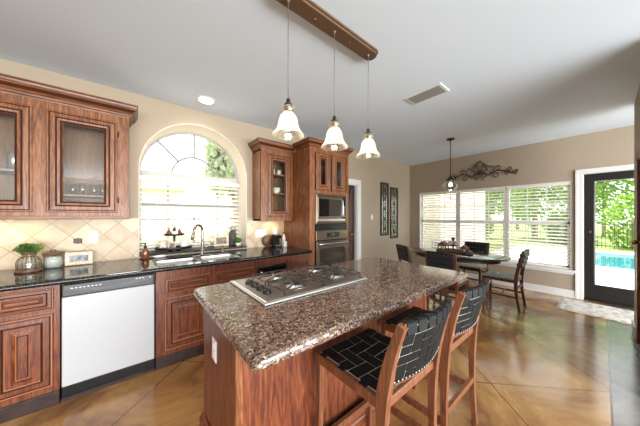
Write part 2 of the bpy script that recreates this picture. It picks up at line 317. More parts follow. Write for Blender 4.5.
# ---------------------------------------------------------------- mesh builder
class MB:
    def __init__(s): s.v = []; s.f = []; s.m = []; s.sm = []
    def add(s, vs, fs, mi=0, smooth=False):
        o = len(s.v); s.v += [tuple(v) for v in vs]
        for f in fs: s.f.append([i + o for i in f]); s.m.append(mi); s.sm.append(smooth)
        return s
    def box(s, x0, x1, y0, y1, z0, z1, mi=0, c=0, mat=None):
        x0, x1 = sorted((x0, x1)); y0, y1 = sorted((y0, y1)); z0, z1 = sorted((z0, z1))
        c = min(c, (x1 - x0) * .45, (y1 - y0) * .45, (z1 - z0) * .45)
        if c <= 0:
            vs = [(x, y, z) for x in (x0, x1) for y in (y0, y1) for z in (z0, z1)]
            fs = [(0, 1, 3, 2), (4, 6, 7, 5), (0, 4, 5, 1), (2, 3, 7, 6), (0, 2, 6, 4), (1, 5, 7, 3)]
        else:                      # chamfered
            bm = bmesh.new(); bmesh.ops.create_cube(bm, size=1)
            for v in bm.verts: v.co = ((x0 + x1) / 2 + v.co.x * (x1 - x0), (y0 + y1) / 2 + v.co.y * (y1 - y0), (z0 + z1) / 2 + v.co.z * (z1 - z0))
            bmesh.ops.bevel(bm, geom=bm.edges[:], offset=c, segments=2, affect='EDGES', profile=.5)
            bm.verts.ensure_lookup_table(); bm.verts.index_update()
            vs = [tuple(v.co) for v in bm.verts]; fs = [[v.index for v in f.verts] for f in bm.faces]; bm.free()
        if mat is not None: vs = [tuple(mat @ Vector(v)) for v in vs]
        return s.add(vs, fs, mi)
    def bar(s, a, b, w, d, mi=0, up=(0, 0, 1), c=0, w2=None, d2=None):     # rectangular bar from a to b
        a = Vector(a); b = Vector(b); t = (b - a); t.normalize(); up = Vector(up)
        if abs(t.dot(up)) > .95: up = Vector((0, 1, 0))
        r = t.cross(up).normalized(); u = r.cross(t).normalized(); w2 = w if w2 is None else w2; d2 = d if d2 is None else d2
        vs = []
        for p, ww, dd in ((a, w, d), (b, w2, d2)):
            for sx, sy in ((-1, -1), (1, -1), (1, 1), (-1, 1)): vs.append(p + r * sx * ww / 2 + u * sy * dd / 2)
        return s.add(vs, [(0, 1, 2, 3), (4, 7, 6, 5), (0, 4, 5, 1), (1, 5, 6, 2), (2, 6, 7, 3), (3, 7, 4, 0)], mi)
    def sweep(s, pts, w, d, mi=0, right=(1, 0, 0)):                          # rectangular section along path; w along 'right'
        R = Vector(right); P = [Vector(p) for p in pts]; vs = []
        W_ = w if isinstance(w, (list, tuple)) else [w] * len(P); D_ = d if isinstance(d, (list, tuple)) else [d] * len(P)
        for i, p in enumerate(P):
            t = (P[min(i + 1, len(P) - 1)] - P[max(i - 1, 0)]).normalized(); u = R.cross(t).normalized(); r = t.cross(u).normalized() * -1
            if r.dot(R) < 0: r = -r
            for sx, sy in ((-1, -1), (1, -1), (1, 1), (-1, 1)): vs.append(p + r * sx * W_[i] / 2 + u * sy * D_[i] / 2)
        fs = [(0, 1, 2, 3), tuple(len(vs) - 4 + k for k in (3, 2, 1, 0))]
        for i in range(len(P) - 1):
            for k in range(4): fs.append((4 * i + k, 4 * i + (k + 1) % 4, 4 * i + 4 + (k + 1) % 4, 4 * i + 4 + k))
        return s.add(vs, fs, mi)
    def tube(s, pts, r, mi=0, n=8, closed=False):
        P = [Vector(p) for p in pts]; L = len(P); vs = []; R_ = r if isinstance(r, (list, tuple)) else [r] * L
        prev = None
        for i, p in enumerate(P):
            t = ((P[(i + 1) % L] - P[i - 1]) if closed else (P[min(i + 1, L - 1)] - P[max(i - 1, 0)])).normalized()
            if prev is None:
                a = Vector((0, 0, 1)) if abs(t.z) < .9 else Vector((1, 0, 0)); u = t.cross(a).normalized()
            else: u = (prev - t * prev.dot(t)).normalized()
            prev = u; w = t.cross(u)
            for k in range(n):
                q = 2 * PI * k / n; vs.append(p + (u * math.cos(q) + w * math.sin(q)) * R_[i])
        fs = []
        for i in range(L if closed else L - 1):
            j = (i + 1) % L
            for k in range(n): fs.append((i * n + k, i * n + (k + 1) % n, j * n + (k + 1) % n, j * n + k))
        if not closed: fs += [tuple(range(n)), tuple(range(L * n - 1, L * n - n - 1, -1))]
        return s.add(vs, fs, mi, True)
    def lathe(s, prof, c=(0, 0, 0), mi=0, n=24, cap=True, sx=1, sy=1, axis='z'):
        vs = []; 
        for r, z in prof:
            for k in range(n):
                q = 2 * PI * k / n; x, y = r * math.cos(q) * sx, r * math.sin(q) * sy
                p = (x, y, z) if axis == 'z' else ((x, -z, y) if axis == '-y' else (-z, x, y))
                vs.append((c[0] + p[0], c[1] + p[1], c[2] + p[2]))
        fs = []
        for i in range(len(prof) - 1):
            for k in range(n): fs.append((i * n + k, i * n + (k + 1) % n, (i + 1) * n + (k + 1) % n, (i + 1) * n + k))
        if cap:
            if prof[0][0] > 1e-5: fs.append(tuple(range(n)))
            if prof[-1][0] > 1e-5: fs.append(tuple(range(len(vs) - 1, len(vs) - n - 1, -1)))
        return s.add(vs, fs, mi, True)
    def ring(s, a0, a1, b0, b1, prof, fn, mids=None, fill=None):             # mitred moulding: prof = (inset, outward)
        loops = []
        for ins, o in prof: loops.append([fn(a0 + ins, b0 + ins, o), fn(a1 - ins, b0 + ins, o), fn(a1 - ins, b1 - ins, o), fn(a0 + ins, b1 - ins, o)])
        for i in range(len(loops) - 1):
            mi = mids[i] if mids else 0
            s.add(loops[i] + loops[i + 1], [(k, (k + 1) % 4, 4 + (k + 1) % 4, 4 + k) for k in range(4)], mi)
        if fill is not None: s.add(loops[-1], [(0, 1, 2, 3)], fill)
        return s
    def prism(s, poly, h0, h1, fn=None, mi=0, smooth=False):
        fn = fn or (lambda a, b, h: (a, b, h)); n = len(poly)
        vs = [fn(a, b, h0) for a, b in poly] + [fn(a, b, h1) for a, b in poly]
        return s.add(vs, [tuple(range(n)), tuple(range(2 * n - 1, n - 1, -1))] + [(k, (k + 1) % n, n + (k + 1) % n, n + k) for k in range(n)], mi, smooth)
    def xf(s, m): s.v = [tuple(m @ Vector(v)) for v in s.v]; return s
    def build(s, name, mats, parent=None, bevel=0, auto=True):
        off = Vector((0, 0, 0)); p = parent
        while p is not None: off += p.location; p = p.parent
        me = bpy.data.meshes.new(name); me.from_pydata([Vector(v) - off for v in s.v], [], s.f)
        if not isinstance(mats, (list, tuple)): mats = [mats]
        for m in mats: me.materials.append(m if not isinstance(m, str) else M[m])
        me.polygons.foreach_set('material_index', s.m); me.polygons.foreach_set('use_smooth', s.sm)
        bm = bmesh.new(); bm.from_mesh(me)
        if len(bm.verts) < 20000: bmesh.ops.recalc_face_normals(bm, faces=bm.faces[:])
        bm.to_mesh(me); bm.free(); me.update()
        o = bpy.data.objects.new(name, me); COL.objects.link(o); o.parent = parent
        if bevel:
            b = o.modifiers.new('bevel', 'BEVEL'); b.width = bevel; b.segments = 2; b.limit_method = 'ANGLE'
        return o

def tag(o, label, cat, group=None, kind=None):
    if label: o['label'] = label
    if cat: o['category'] = cat
    if group: o['group'] = group
    if kind: o['kind'] = kind
    return o
def thing(name, label, cat, loc=(0, 0, 0), group=None, rz=0):
    o = bpy.data.objects.new(name, None); COL.objects.link(o); o.location = loc; o.empty_display_size = .1
    o.rotation_euler.z = rz
    return tag(o, label, cat, group)
def structure(o, label=None):
    o['kind'] = 'structure'
    if label: o['label'] = label
    return o
def part_label(o, t): o['label'] = t; return o
def children(o): return [c for c in bpy.data.objects if c.parent == o]
def copy_tree(o, parent=None, label=None):
    kids = children(o); c = o.copy(); COL.objects.link(c)
    if parent is not None: c.parent = parent
    if label: c['label'] = label
    for k in kids: copy_tree(k, c)
    return c
def smooth(pts, n=6):
    P = [Vector(p) for p in pts]; out = []
    for i in range(len(P) - 1):
        p0 = P[max(i - 1, 0)]; p1 = P[i]; p2 = P[i + 1]; p3 = P[min(i + 2, len(P) - 1)]
        for k in range(n):
            t = k / n
            out.append(.5 * ((2 * p1) + (p2 - p0) * t + (2 * p0 - 5 * p1 + 4 * p2 - p3) * t * t + (3 * p1 - p0 - 3 * p2 + p3) * t ** 3))
    return out + [P[-1]]
fY = lambda y: (lambda a, b, o: (a, y - o, b))        # surface facing the camera side (-Y)
fX = lambda x: (lambda a, b, o: (x - o, a, b))        # surface facing -X
def hide_shadow(o): return o

# ---------------------------------------------------------------- room shell
structure(MB().box(-3.5, XE + .2, -6, YK + .5, -.12, 0).build('floor', 'floor'), 'glossy brown and gold stained concrete floor scored in diagonal squares')
structure(MB().box(-3.5, XE + .9, -6, YK + 1.0, ZC, ZC + .15).build('ceiling', 'ceil'), 'pale grey textured ceiling')
AX0, AX1, ACX, AR, ASP, AB = .05, 1.29, .67, .62, 1.925, .925
DT = 2.045
n_ = MB(); YB = YK + .42
n_.box(-3.5, AX0, YK, YB, 0, ZC); n_.box(AX0, AX1, YK, YB, 0, AB); n_.box(AX1, 2.78, YK, YB, 0, ZC)
K = 32
for i in range(K):
    q0, q1 = PI - PI * i / K, PI - PI * (i + 1) / K
    xa, za = ACX + AR * math.cos(q0), ASP + AR * math.sin(q0); xb, zb = ACX + AR * math.cos(q1), ASP + AR * math.sin(q1)
    n_.prism([(xa, za), (xb, zb), (xb, ZC), (xa, ZC)], 0, .42, lambda a, b, h: (a, YK + h, b))
n_.box(2.78, 3.69, YK, YB, DT, ZC); n_.box(3.69, XE + .2, YK, YB, 0, ZC)
structure(n_.build('wall_north', 'wall'), 'greige kitchen wall with the arched window recess')
# cream painted reveal lining of the arched recess
r_ = MB(); TH = .006
arc = [(AX0, AB)] + [(ACX + AR * math.cos(PI - PI * i / K), ASP + AR * math.sin(PI - PI * i / K)) for i in range(K + 1)] + [(AX1, AB)]
for i in range(len(arc) - 1):
    (xa, za), (xb, zb) = arc[i], arc[i + 1]; ca = (ACX, min(za, ASP)); cb = (ACX, min(zb, ASP))
    def inn(x, z):
        d = Vector((ACX - x, (ASP - z) if z > ASP else 0)); d.normalize(); return (x + d.x * TH, z + d.y * TH)
    ia, ib = inn(xa, za), inn(xb, zb)
    if za <= ASP and zb <= ASP: ia = (xa + (TH if xa < ACX else -TH), za); ib = (xb + (TH if xb < ACX else -TH), zb)
    r_.prism([(xa, za), (xb, zb), ib, ia], -.002, .36, lambda a, b, h: (a, YK + h, b))
structure(r_.build('trim_1', 'cream'), 'cream painted reveal of the arched window')

WY0, WY1, WZ0, WZ1 = .325, 2.955, .465, 1.98
DY0, DY1 = -.74, .192
e_ = MB(); XW = XE + .18
e_.box(XE, XW, WY1, YK, 0, ZC).box(XE, XW, WY0, WY1, 0, WZ0).box(XE, XW, WY0, WY1, WZ1, ZC).box(XE, XW, DY1, WY0, 0, ZC)
e_.box(XE, XW, DY0, DY1, 2.075, ZC).box(XE, XW, -2.2, DY0, 0, ZC)
structure(e_.build('wall_east', 'wall'), 'greige wall with the triple window and the patio door')
SX, SY = 4.7, -.245
s_ = MB().box(4.32, SX, SY - .13, SY, 0, ZC, c=.008).box(3.42, 4.32, SY - .13, SY, 2.06, ZC).box(3.0, 3.42, SY - .13, SY, 0, ZC)
structure(s_.build('wall_south', 'wall'), 'end of the greige partition at the right edge')
structure(MB().box(-3.5, -3.35, -6, YK, 0, ZC).build('wall_west', 'wall'))
# baseboards
bp = lambda mb, *a: mb
b_ = MB().box(3.785, XE, YK - .016, YK, 0, .12, c=.004); structure(b_.build('baseboard_north', 'white'), 'white baseboard under the framed panels')
b_ = MB().box(XE - .016, XE, .275, YK - .017, 0, .125, c=.004).box(XE - .022, XE, .275, YK - .017, .0, .03); structure(b_.build('baseboard_east', 'white'), 'white baseboard under the triple window')
b_ = MB().box(4.40, SX + .018, SY, SY + .018, 0, .13, c=.004).box(SX, SX + .018, SY - .13, SY, 0, .13, c=.004); structure(b_.build('baseboard_south', 'white'), 'white baseboard on the partition end')
b_ = MB().box(3.2, 3.34, SY, SY + .018, 0, .13, c=.004); structure(b_.build('baseboard_corner', 'white'))

# backsplash (diagonal travertine)
t_ = MB().box(-2.2, AX0, YK - .012, YK, .915, 1.352).box(AX1, 1.905, YK - .012, YK, .915, 1.352).box(AX0, AX1, YK - .012, YK, .9, .925)
structure(t_.build('wall_tile', 'tile'), 'beige travertine backsplash laid on the diagonal')

# ---------------------------------------------------------------- window_1 : arched window
YG = YK + .33
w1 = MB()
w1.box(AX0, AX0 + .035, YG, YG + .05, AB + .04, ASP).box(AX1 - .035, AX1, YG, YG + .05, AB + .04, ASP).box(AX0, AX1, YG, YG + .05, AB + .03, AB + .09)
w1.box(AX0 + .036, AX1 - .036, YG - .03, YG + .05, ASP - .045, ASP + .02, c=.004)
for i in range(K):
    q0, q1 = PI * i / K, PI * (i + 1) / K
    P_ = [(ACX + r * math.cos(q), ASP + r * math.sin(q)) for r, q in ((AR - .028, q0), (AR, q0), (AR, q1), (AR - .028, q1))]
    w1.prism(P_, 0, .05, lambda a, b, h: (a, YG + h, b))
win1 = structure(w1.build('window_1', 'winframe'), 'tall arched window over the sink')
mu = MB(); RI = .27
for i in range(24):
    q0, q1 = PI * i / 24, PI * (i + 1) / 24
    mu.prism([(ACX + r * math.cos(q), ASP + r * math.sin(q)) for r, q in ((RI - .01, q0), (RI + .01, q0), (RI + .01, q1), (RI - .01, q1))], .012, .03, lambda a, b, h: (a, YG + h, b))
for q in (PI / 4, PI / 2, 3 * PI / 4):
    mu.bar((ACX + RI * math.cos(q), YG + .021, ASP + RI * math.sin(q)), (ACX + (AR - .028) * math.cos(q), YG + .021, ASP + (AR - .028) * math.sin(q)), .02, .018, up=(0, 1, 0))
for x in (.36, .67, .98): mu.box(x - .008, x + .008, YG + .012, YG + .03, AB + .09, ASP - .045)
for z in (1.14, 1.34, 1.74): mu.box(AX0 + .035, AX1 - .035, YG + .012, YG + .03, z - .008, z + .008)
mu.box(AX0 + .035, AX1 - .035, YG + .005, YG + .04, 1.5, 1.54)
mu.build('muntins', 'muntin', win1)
pn = MB(); pts = [(AX0 + .03, AB + .08), (AX1 - .03, AB + .08)] + [(ACX + (AR - .02) * math.cos(PI * i / K), ASP + (AR - .02) * math.sin(PI * i / K)) for i in range(K + 1)]
pn.prism(pts, .02, .024, lambda a, b, h: (a, YG + h, b)).build('pane', 'pane', win1)

def blind(name, label, a0, a1, z0, z1, pos, axis, pitch, tilt, group=None):
    # axis 'x': slats run along x at y=pos ; axis 'y': run along y at x=pos
    def P(a, d, z): return (a, pos + d, z) if axis == 'x' else (pos + d, a, z)
    root = thing(name, label, 'window blind', P((a0 + a1) / 2, 0, z0), group)
    def bx(mb, A0, A1, d0, d1, Z0, Z1, c=0):
        return mb.box(A0, A1, pos + d0, pos + d1, Z0, Z1, c=c) if axis == 'x' else mb.box(pos + d0, pos + d1, A0, A1, Z0, Z1, c=c)
    bx(MB(), a0, a1, -.03, .03, z1 - .055, z1, .004).build('head_rail', 'blind', root)
    s = MB(); z = z1 - .08; hw = .031
    while z > z0 + .05:
        dz = hw * math.sin(tilt); dd = hw * math.cos(tilt)
        s.add([P(a0 + .005, -dd, z - dz), P(a1 - .005, -dd, z - dz), P(a1 - .005, 0, z + .002), P(a0 + .005, 0, z + .002), P(a1 - .005, dd, z + dz), P(a0 + .005, dd, z + dz),
               P(a0 + .005, -dd, z - dz - .003), P(a1 - .005, -dd, z - dz - .003), P(a1 - .005, dd, z + dz - .003), P(a0 + .005, dd, z + dz - .003)],
              [(0, 1, 2, 3), (3, 2, 4, 5), (6, 9, 8, 7), (0, 6, 7, 1), (4, 8, 9, 5)]); z -= pitch
    s.build('slats', 'blind', root)
    bx(MB(), a0, a1, -.026, .026, z0, z0 + .022, .004).build('bottom_rail', 'blind', root)
    nl = 3 if a1 - a0 > .7 else 2
    for i in range(nl):
        a = a0 + (a1 - a0) * (.14 + .72 * i / (nl - 1))
        MB().tube([P(a, -.034, z0 + .01), P(a, -.034, z1 - .03)], .0018, n=4).build('ladder_cord', 'blind', root)
    return root
blind('window_blind', 'white slatted blind over the sink, below the arch', AX0 + .012, AX1 - .012, .985, ASP - .05, YG - .045, 'x', .06, .5)

# ---------------------------------------------------------------- window_2 : triple window
w2 = MB(); XG = XE + .08
cuts = [WY0, 1.2, 2.075, WY1]
w2.box(XG, XG + .06, WY0, WY1, WZ0, WZ0 + .05).box(XG, XG + .06, WY0, WY1, WZ1 - .05, WZ1)
for i, c in enumerate(cuts):
    a, b = (c, c + .05) if i == 0 else ((c - .05, c) if i == 3 else (c - .045, c + .045)); w2.box(XG - (.03 if 0 < i < 3 else 0), XG + .06, a, b, WZ0, WZ1)
w2.box(XG, XG + .05, WY0, WY1, 1.235, 1.285)
win2 = structure(w2.build('window_2', 'white'), 'wide triple window behind the dining table')
m2 = MB()
for i in range(3):
    a, b = cuts[i] + .045, cuts[i + 1] - .045
    for k in (1, 2): m2.box(XG + .02, XG + .035, a + (b - a) * k / 3 - .007, a + (b - a) * k / 3 + .007, WZ0 + .05, WZ1 - .05)
    for z in (.86, 1.62): m2.box(XG + .02, XG + .035, a, b, z - .007, z + .007)
m2.build('muntins', 'white', win2)
MB().box(XG + .025, XG + .03, WY0 + .04, WY1 - .04, WZ0 + .04, WZ1 - .04).build('pane', 'pane', win2)
MB().box(XE - .055, XG, WY0 - .05, WY1 + .03, WZ0 - .04, WZ0, c=.006).box(XE - .02, XE, WY0 - .03, WY1 + .02, WZ0 - .075, WZ0 - .04).build('sill', 'white', win2)
MB().box(XE - .002, XG, WY0 - .0, WY0 + .006, WZ0, WZ1).box(XE - .002, XG, WY1 - .006, WY1, WZ0, WZ1).box(XE - .002, XG, WY0, WY1, WZ1 - .006, WZ1).build('reveal', 'white', win2)
lb = ['white blind of the triple window, section beside the patio door', 'white blind in the middle section of the triple window', 'white blind of the triple window, section nearest the room corner']
for i in range(3):
    blind('window_blind', lb[i], cuts[i] + (.012 if i == 0 else .02), cuts[i + 1] - (.012 if i == 2 else .02), WZ0 + .004, WZ1 - .008, XE + .035, 'y', .06, .36)

# ---------------------------------------------------------------- doors
d1 = MB()   # casing
for a, b in ((DY1, DY1 + .085), (DY0 - .105, DY0)): d1.box(XE - .02, XE, a, b, 0, 2.076, c=.002); d1.box(XE - .028, XE - .019, (b - .03) if a >= DY1 else a, b if a >= DY1 else a + .03, 0, 2.109, c=.003)
d1.box(XE - .02, XE, DY0 - .105, DY1 + .085, 2.0765, 2.145, c=.004); d1.box(XE - .028, XE - .019, DY0 - .105, DY1 + .085, 2.11, 2.15, c=.003)
d1.box(XE, XW, DY1 - .006, DY1 + .0, 0, 2.07).box(XE, XW, DY0, DY0 + .006, 0, 2.07).box(XE, XW, DY0, DY1, 2.069, 2.075)
door1 = structure(d1.build('door_1', 'white'), 'white cased patio door with one tall pane')
dx = XE + .03; a0, a1 = DY0 + .009, DY1 - .009
lf = MB(); lf.ring(a0, a1, .014, 2.066, [(0, -.045), (0, 0), (.105, 0), (.118, -.012), (.122, -.03)], fX(dx))
lf.box(dx - .001, dx + .044, a0 + .1, a1 - .1, .02, .27); lf.ring(a0, a1, .014, 2.066, [(0, -.045), (.122, -.045), (.122, -.03)], fX(dx))
leafo = lf.build('door_leaf', 'dark', door1)
MB().box(dx + .018, dx + .024, a0 + .11, a1 - .11, .25, 1.95).build('pane', 'pane', leafo)
h = MB(); hy = a1 - .055
h.lathe([(0, 0), (.03, 0), (.03, .008), (.012, .012), (.012, .045)], (dx, hy, .98), axis='x'); h.tube([(dx - .045, hy, .98), (dx - .048, hy - .05, .98), (dx - .045, hy - .1, .985)], .009)
h.lathe([(0, 0), (.028, 0), (.026, .014), (0, .016)], (dx, hy, 1.12), axis='x'); h.build('handle', 'bronze', leafo)
MB().box(XE + .01, XW, DY0, DY1, 0, .012).build('threshold', 'bronze', door1)

d2 = MB()
for a, b in ((3.685, 3.785), (2.68, 2.78)): d2.box(a, b, YK - .02, YK, 0, 2.14, c=.004)
d2.box(3.755, 3.785, YK - .028, YK - .019, 0, 2.14, c=.003).box(2.68, 3.785, YK - .021, YK, DT, 2.145, c=.004)
d2.box(3.67, 3.69, YK, YB, 0, DT).box(2.78, 3.69, YK, YB, DT - .02, DT)
door2 = structure(d2.build('door_2', 'white'), 'white cased pantry doorway beside the oven cabinet')
l2 = MB(); yd = YK + .06; l2.box(2.785, 3.668, yd, yd + .04, .01, DT - .022)
for z0, z1 in ((.2, .88), (1.0, 1.9)):
    for x0, x1 in ((2.9, 3.2), (3.27, 3.57)): l2.ring(x0, x1, z0, z1, [(0, 0), (.012, .012), (.03, .004), (.05, .016)], fY(yd), fill=0)
lo = l2.build('door_leaf', 'espresso', door2)
h = MB().lathe([(0, 0), (.028, 0), (.026, .01), (.01, .014), (.01, .05)], (3.6, yd, 1.0), axis='-y'); h.tube([(3.6, yd - .048, 1.0), (3.5, yd - .05, 1.0)], .009); h.build('handle', 'nickel', lo)

d3 = MB()
for a, b in ((4.24, 4.32), (3.42, 3.50)): d3.box(a, b, SY - .13, SY + .006, 0, 2.06)
d3.box(3.42, 4.32, SY - .13, SY + .006, 1.98, 2.06)
door3 = structure(d3.build('door_3', 'red'), 'brown wooden door in the partition at the right edge')
l3 = MB().box(3.505, 4.235, SY - .07, SY - .03, .01, 1.975)
for z0, z1 in ((.18, .85), (1.0, 1.85)): l3.ring(3.6, 4.14, z0, z1, [(0, 0), (.012, .012), (.03, .004), (.06, .016)], lambda a, b, o: (a, SY - .03 + o, b), fill=0)
lo3 = l3.build('door_leaf', 'red', door3)
k = MB(); k.lathe([(0, 0), (.03, 0), (.028, -.008), (.01, -.012), (.01, -.04), (.024, -.046), (.028, -.06), (.02, -.072), (0, -.076)], (4.17, SY - .03, 1.1), axis='-y'); k.build('knob', 'brass', lo3)

# ---------------------------------------------------------------- cabinet doors
DOORG = [(0, -.02), (0, 0), (.006, .004), (.014, .004), (.017, 0), (.022, .003), (.05, .005), (.056, .001), (.062, .006), (.078, .004), (.09, -.006), (.094, -.012)]
GM = [0, 0, 0, 1, 1, 0, 1, 1, 0, 1, 0]
def glass_door(parent, x0, x1, z0, z1, y, mats=('wood', 'glaze'), sc=1.0, pane='cabglass'):
    prof = [(i * sc, o) for i, o in DOORG]
    d = MB().ring(x0, x1, z0, z1, prof + [(.094 * sc, -.02), (0, -.02)], fY(y), GM + [0, 0]).build('door', list(mats), parent)
    MB().box(x0 + .088 * sc, x1 - .088 * sc, y + .013, y + .016, z0 + .088 * sc, z1 - .088 * sc).build('pane', pane, d)
    return d
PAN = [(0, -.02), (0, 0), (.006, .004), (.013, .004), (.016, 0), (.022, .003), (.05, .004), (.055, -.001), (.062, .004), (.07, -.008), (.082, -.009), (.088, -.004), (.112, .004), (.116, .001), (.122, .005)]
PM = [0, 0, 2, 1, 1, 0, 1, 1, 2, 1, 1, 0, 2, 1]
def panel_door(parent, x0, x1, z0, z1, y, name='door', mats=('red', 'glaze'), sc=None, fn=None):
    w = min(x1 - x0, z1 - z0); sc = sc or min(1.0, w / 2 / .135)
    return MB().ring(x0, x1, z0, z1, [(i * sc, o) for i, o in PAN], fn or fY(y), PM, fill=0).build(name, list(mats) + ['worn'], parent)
def crown(mb, x0, x1, y0, yb, z0, left=True, right=True, H=.12, out=.07):
    prof = [(0, 0), (.004, .012), (.012, .016), (.014, .03), (.03, .05), (.05, .072), (.06, .09), (.064, .104), (.07, .108), (.07, .12)]
    loops = []
    for o, h_ in prof:
        o = o * out / .07; h_ = h_ * H / .12
        loops.append([(x0 - (o if left else 0), yb, z0 + h_), (x0 - (o if left else 0), y0 - o, z0 + h_), (x1 + (o if right else 0), y0 - o, z0 + h_), (x1 + (o if right else 0), yb, z0 + h_)])
    mids = [0, 1, 0, 0, 1, 0, 0, 1, 0]
    for i in range(len(loops) - 1): mb.add(loops[i] + loops[i + 1], [(k, k + 1, 5 + k, 4 + k) for k in range(3)], mids[i])
    mb.add(loops[-1], [(0, 1, 2, 3)]); mb.add(loops[0], [(0, 1, 2, 3)])
    return mb

# upper cabinet left of the window
UB, UT = 1.35, 2.335
ux0, ux1, uy = -1.56, -.03, 2.905
cab = thing('wall_cabinet', 'cherry wall cabinet with glass doors left of the arched window', 'wall cabinet', ((ux0 + ux1) / 2, YK - .165, UB))
b = MB(); b.box(ux0, ux0 + .02, uy, YK - .001, UB, UT).box(ux1 - .02, ux1, uy, YK - .001, UB, UT).box(ux0, ux1, uy + .02, YK - .001, UB, UB + .025).box(ux0, ux1, uy, YK - .001, UT - .02, UT)
for a0_, a1_ in ((ux0, ux0 + .05), (-1.125, -1.065), (-.64, -.545), (-.13, ux1)): b.box(a0_, a1_, uy - .001, uy + .02, UB, UT)
b.box(ux0 + .001, ux1 - .001, uy - .0003, uy + .019, UB, UB + .075).box(ux0 + .001, ux1 - .001, uy - .0003, uy + .019, 2.27, UT)
b.box(ux0, ux1 + .003, uy - .006, uy + .02, UB, UB + .03, mi=1, c=.004)
b.build('body', ['wood', 'woodx'], cab)
MB().box(ux0 + .02, ux1 - .02, YK - .012, YK - .002, UB + .025, UT - .02).box(-.605, -.585, uy + .02, YK - .012, UB + .025, UT - .02).build('back_panel', 'inside', cab)
MB().box(ux0 + .021, -.606, uy + .03, YK - .013, 1.735, 1.75).build('shelf', 'inside', cab); MB().box(-.584, ux1 - .021, uy + .03, YK - .013, 1.555, 1.57).build('shelf', 'inside', cab)
crown(MB(), ux0, ux1, uy, YK - .001, UT).build('crown', ['woodx', 'glaze'], cab)
for x0, x1 in ((-1.51, -1.085), (-1.075, -.635), (-.565, -.115)): glass_door(cab, x0, x1, UB + .06, 2.275, uy - .004, sc=1.02)
hg = MB()
for z in (1.53, 2.16): MB().tube([(-.108, uy - .008, z - .025), (-.108, uy - .008, z + .025)], .005).build('hinge', 'bronze', cab)

# glassware on the left cabinet shelf
def tumbler(name, label, group, r, hgt, mat='shade'):
    o = MB().lathe([(0, 0), (r * .85, 0), (r, hgt), (r - .003, hgt), (r * .85 - .003, .006), (0, .006)], n=14).build(name, mat)
    return tag(o, label, 'drinking glass', group)
gl = tumbler('drinking_glass', 'clear tumbler in the row on the shelf behind the second glass door', 'tumblers on the cabinet shelf', .034, .11)
gx = [(-.51 + .072 * i, 3.03 + .07 * (i % 2)) for i in range(6)]
for i, (x, y) in enumerate(gx):
    o = gl if i == 0 else copy_tree(gl); o.location = (x, y, 1.5705)
jr = MB().lathe([(0, 0), (.045, 0), (.045, .13), (.038, .14), (.03, .14), (0, .139)], n=16).build('jar', 'pewter'); jr.location = (-.66, 3.0, 1.7505)
tag(jr, 'silver canister behind the leftmost glass door, right one of the pair', 'canister')
o = copy_tree(jr, label='silver canister behind the leftmost glass door, at the photo edge'); o.location = (-.755, 3.02, 1.7505)
bw = MB().lathe([(0, 0), (.03, 0), (.075, .05), (.072, .05), (.028, .005), (0, .005)]).build('bowl', 'clear'); bw.location = (-.27, 3.05, 1.3755)
tag(bw, 'clear glass bowl on the bottom shelf behind the second glass door', 'bowl')
pt = thing('glass_pitcher', 'small glass pitcher at the bottom behind the second glass door', 'pitcher', (-.42, 3.05, 1.3755))
MB().lathe([(0, 0), (.045, 0), (.05, .06), (.038, .13), (.042, .15), (.039, .15), (.034, .13), (.045, .06), (.04, .005), (0, .005)], (-.42, 3.05, 1.3755)).build('jug_body', 'clear', pt)
MB().tube(smooth([(-.378, 3.05, 1.51), (-.335, 3.05, 1.50), (-.33, 3.05, 1.46), (-.374, 3.05, 1.43)]), .005).build('handle', 'clear', pt)
bd = MB().lathe([(0, 0), (.06, 0), (.1, .05), (.097, .05), (.055, .006), (0, .006)]).build('bowl', 'black'); bd.location = (-.72, 3.03, 1.3755)
tag(bd, 'black bowl at the bottom behind the leftmost glass door', 'bowl')

# right wall cabinet
rx0, rx1, ry = 1.375, 1.898, 2.945
cab2 = thing('wall_cabinet', 'narrow cherry wall cabinet with one glass door right of the arched window', 'wall cabinet', ((rx0 + rx1) / 2, YK - .14, UB))
RB, RT = 1.312, 2.315
b = MB(); b.box(rx0, rx0 + .02, ry, YK - .001, RB, RT).box(rx1 - .02, rx1, ry, YK - .001, RB, RT).box(rx0, rx1, ry + .02, YK - .001, RB, RB + .025).box(rx0, rx1, ry, YK - .001, RT - .02, RT)
for a0_, a1_ in ((rx0, rx0 + .1), (rx1 - .05, rx1)): b.box(a0_, a1_, ry - .001, ry + .02, RB, RT)
b.box(rx0 + .001, rx1 - .001, ry - .0003, ry + .019, RB, RB + .07).box(rx0 + .001, rx1 - .001, ry - .0003, ry + .019, RT - .06, RT)
b.build('body', ['wood', 'woodx'], cab2)
MB().box(rx0 + .02, rx1 - .02, YK - .012, YK - .002, RB + .025, RT - .02).build('back_panel', 'inside', cab2)
for z in (1.70, 1.98): MB().box(rx0 + .021, rx1 - .021, ry + .03, YK - .013, z, z + .015).build('shelf', 'inside', cab2)
crown(MB(), rx0, rx1, ry, YK - .001, RT, right=False).build('crown', ['woodx', 'glaze'], cab2)
glass_door(cab2, 1.475, 1.862, RB + .05, RT - .045, ry - .004, sc=1.08)
bwl = MB().lathe([(0, 0), (.03, 0), (.07, .045), (.067, .045), (.028, .005), (0, .005)]).build('bowl', 'whitec')
tag(bwl, 'white bowl in the stack on the middle shelf of the narrow glass cabinet', 'bowl', 'white bowls stacked in the narrow glass cabinet')
bwl.location = (1.68, 3.08, 1.7155)
for i in range(1, 4):
    o = copy_tree(bwl); o.location = (1.68, 3.08, 1.7155 + .014 * i)
cp = MB().lathe([(0, 0), (.03, 0), (.036, .08), (.033, .08), (.027, .005), (0, .005)]).build('cup', 'whitec')
tag(cp, 'white cup on the top shelf of the narrow glass cabinet', 'cup', 'white cups on the top shelf'); cp.location = (1.63, 3.08, 1.9955)
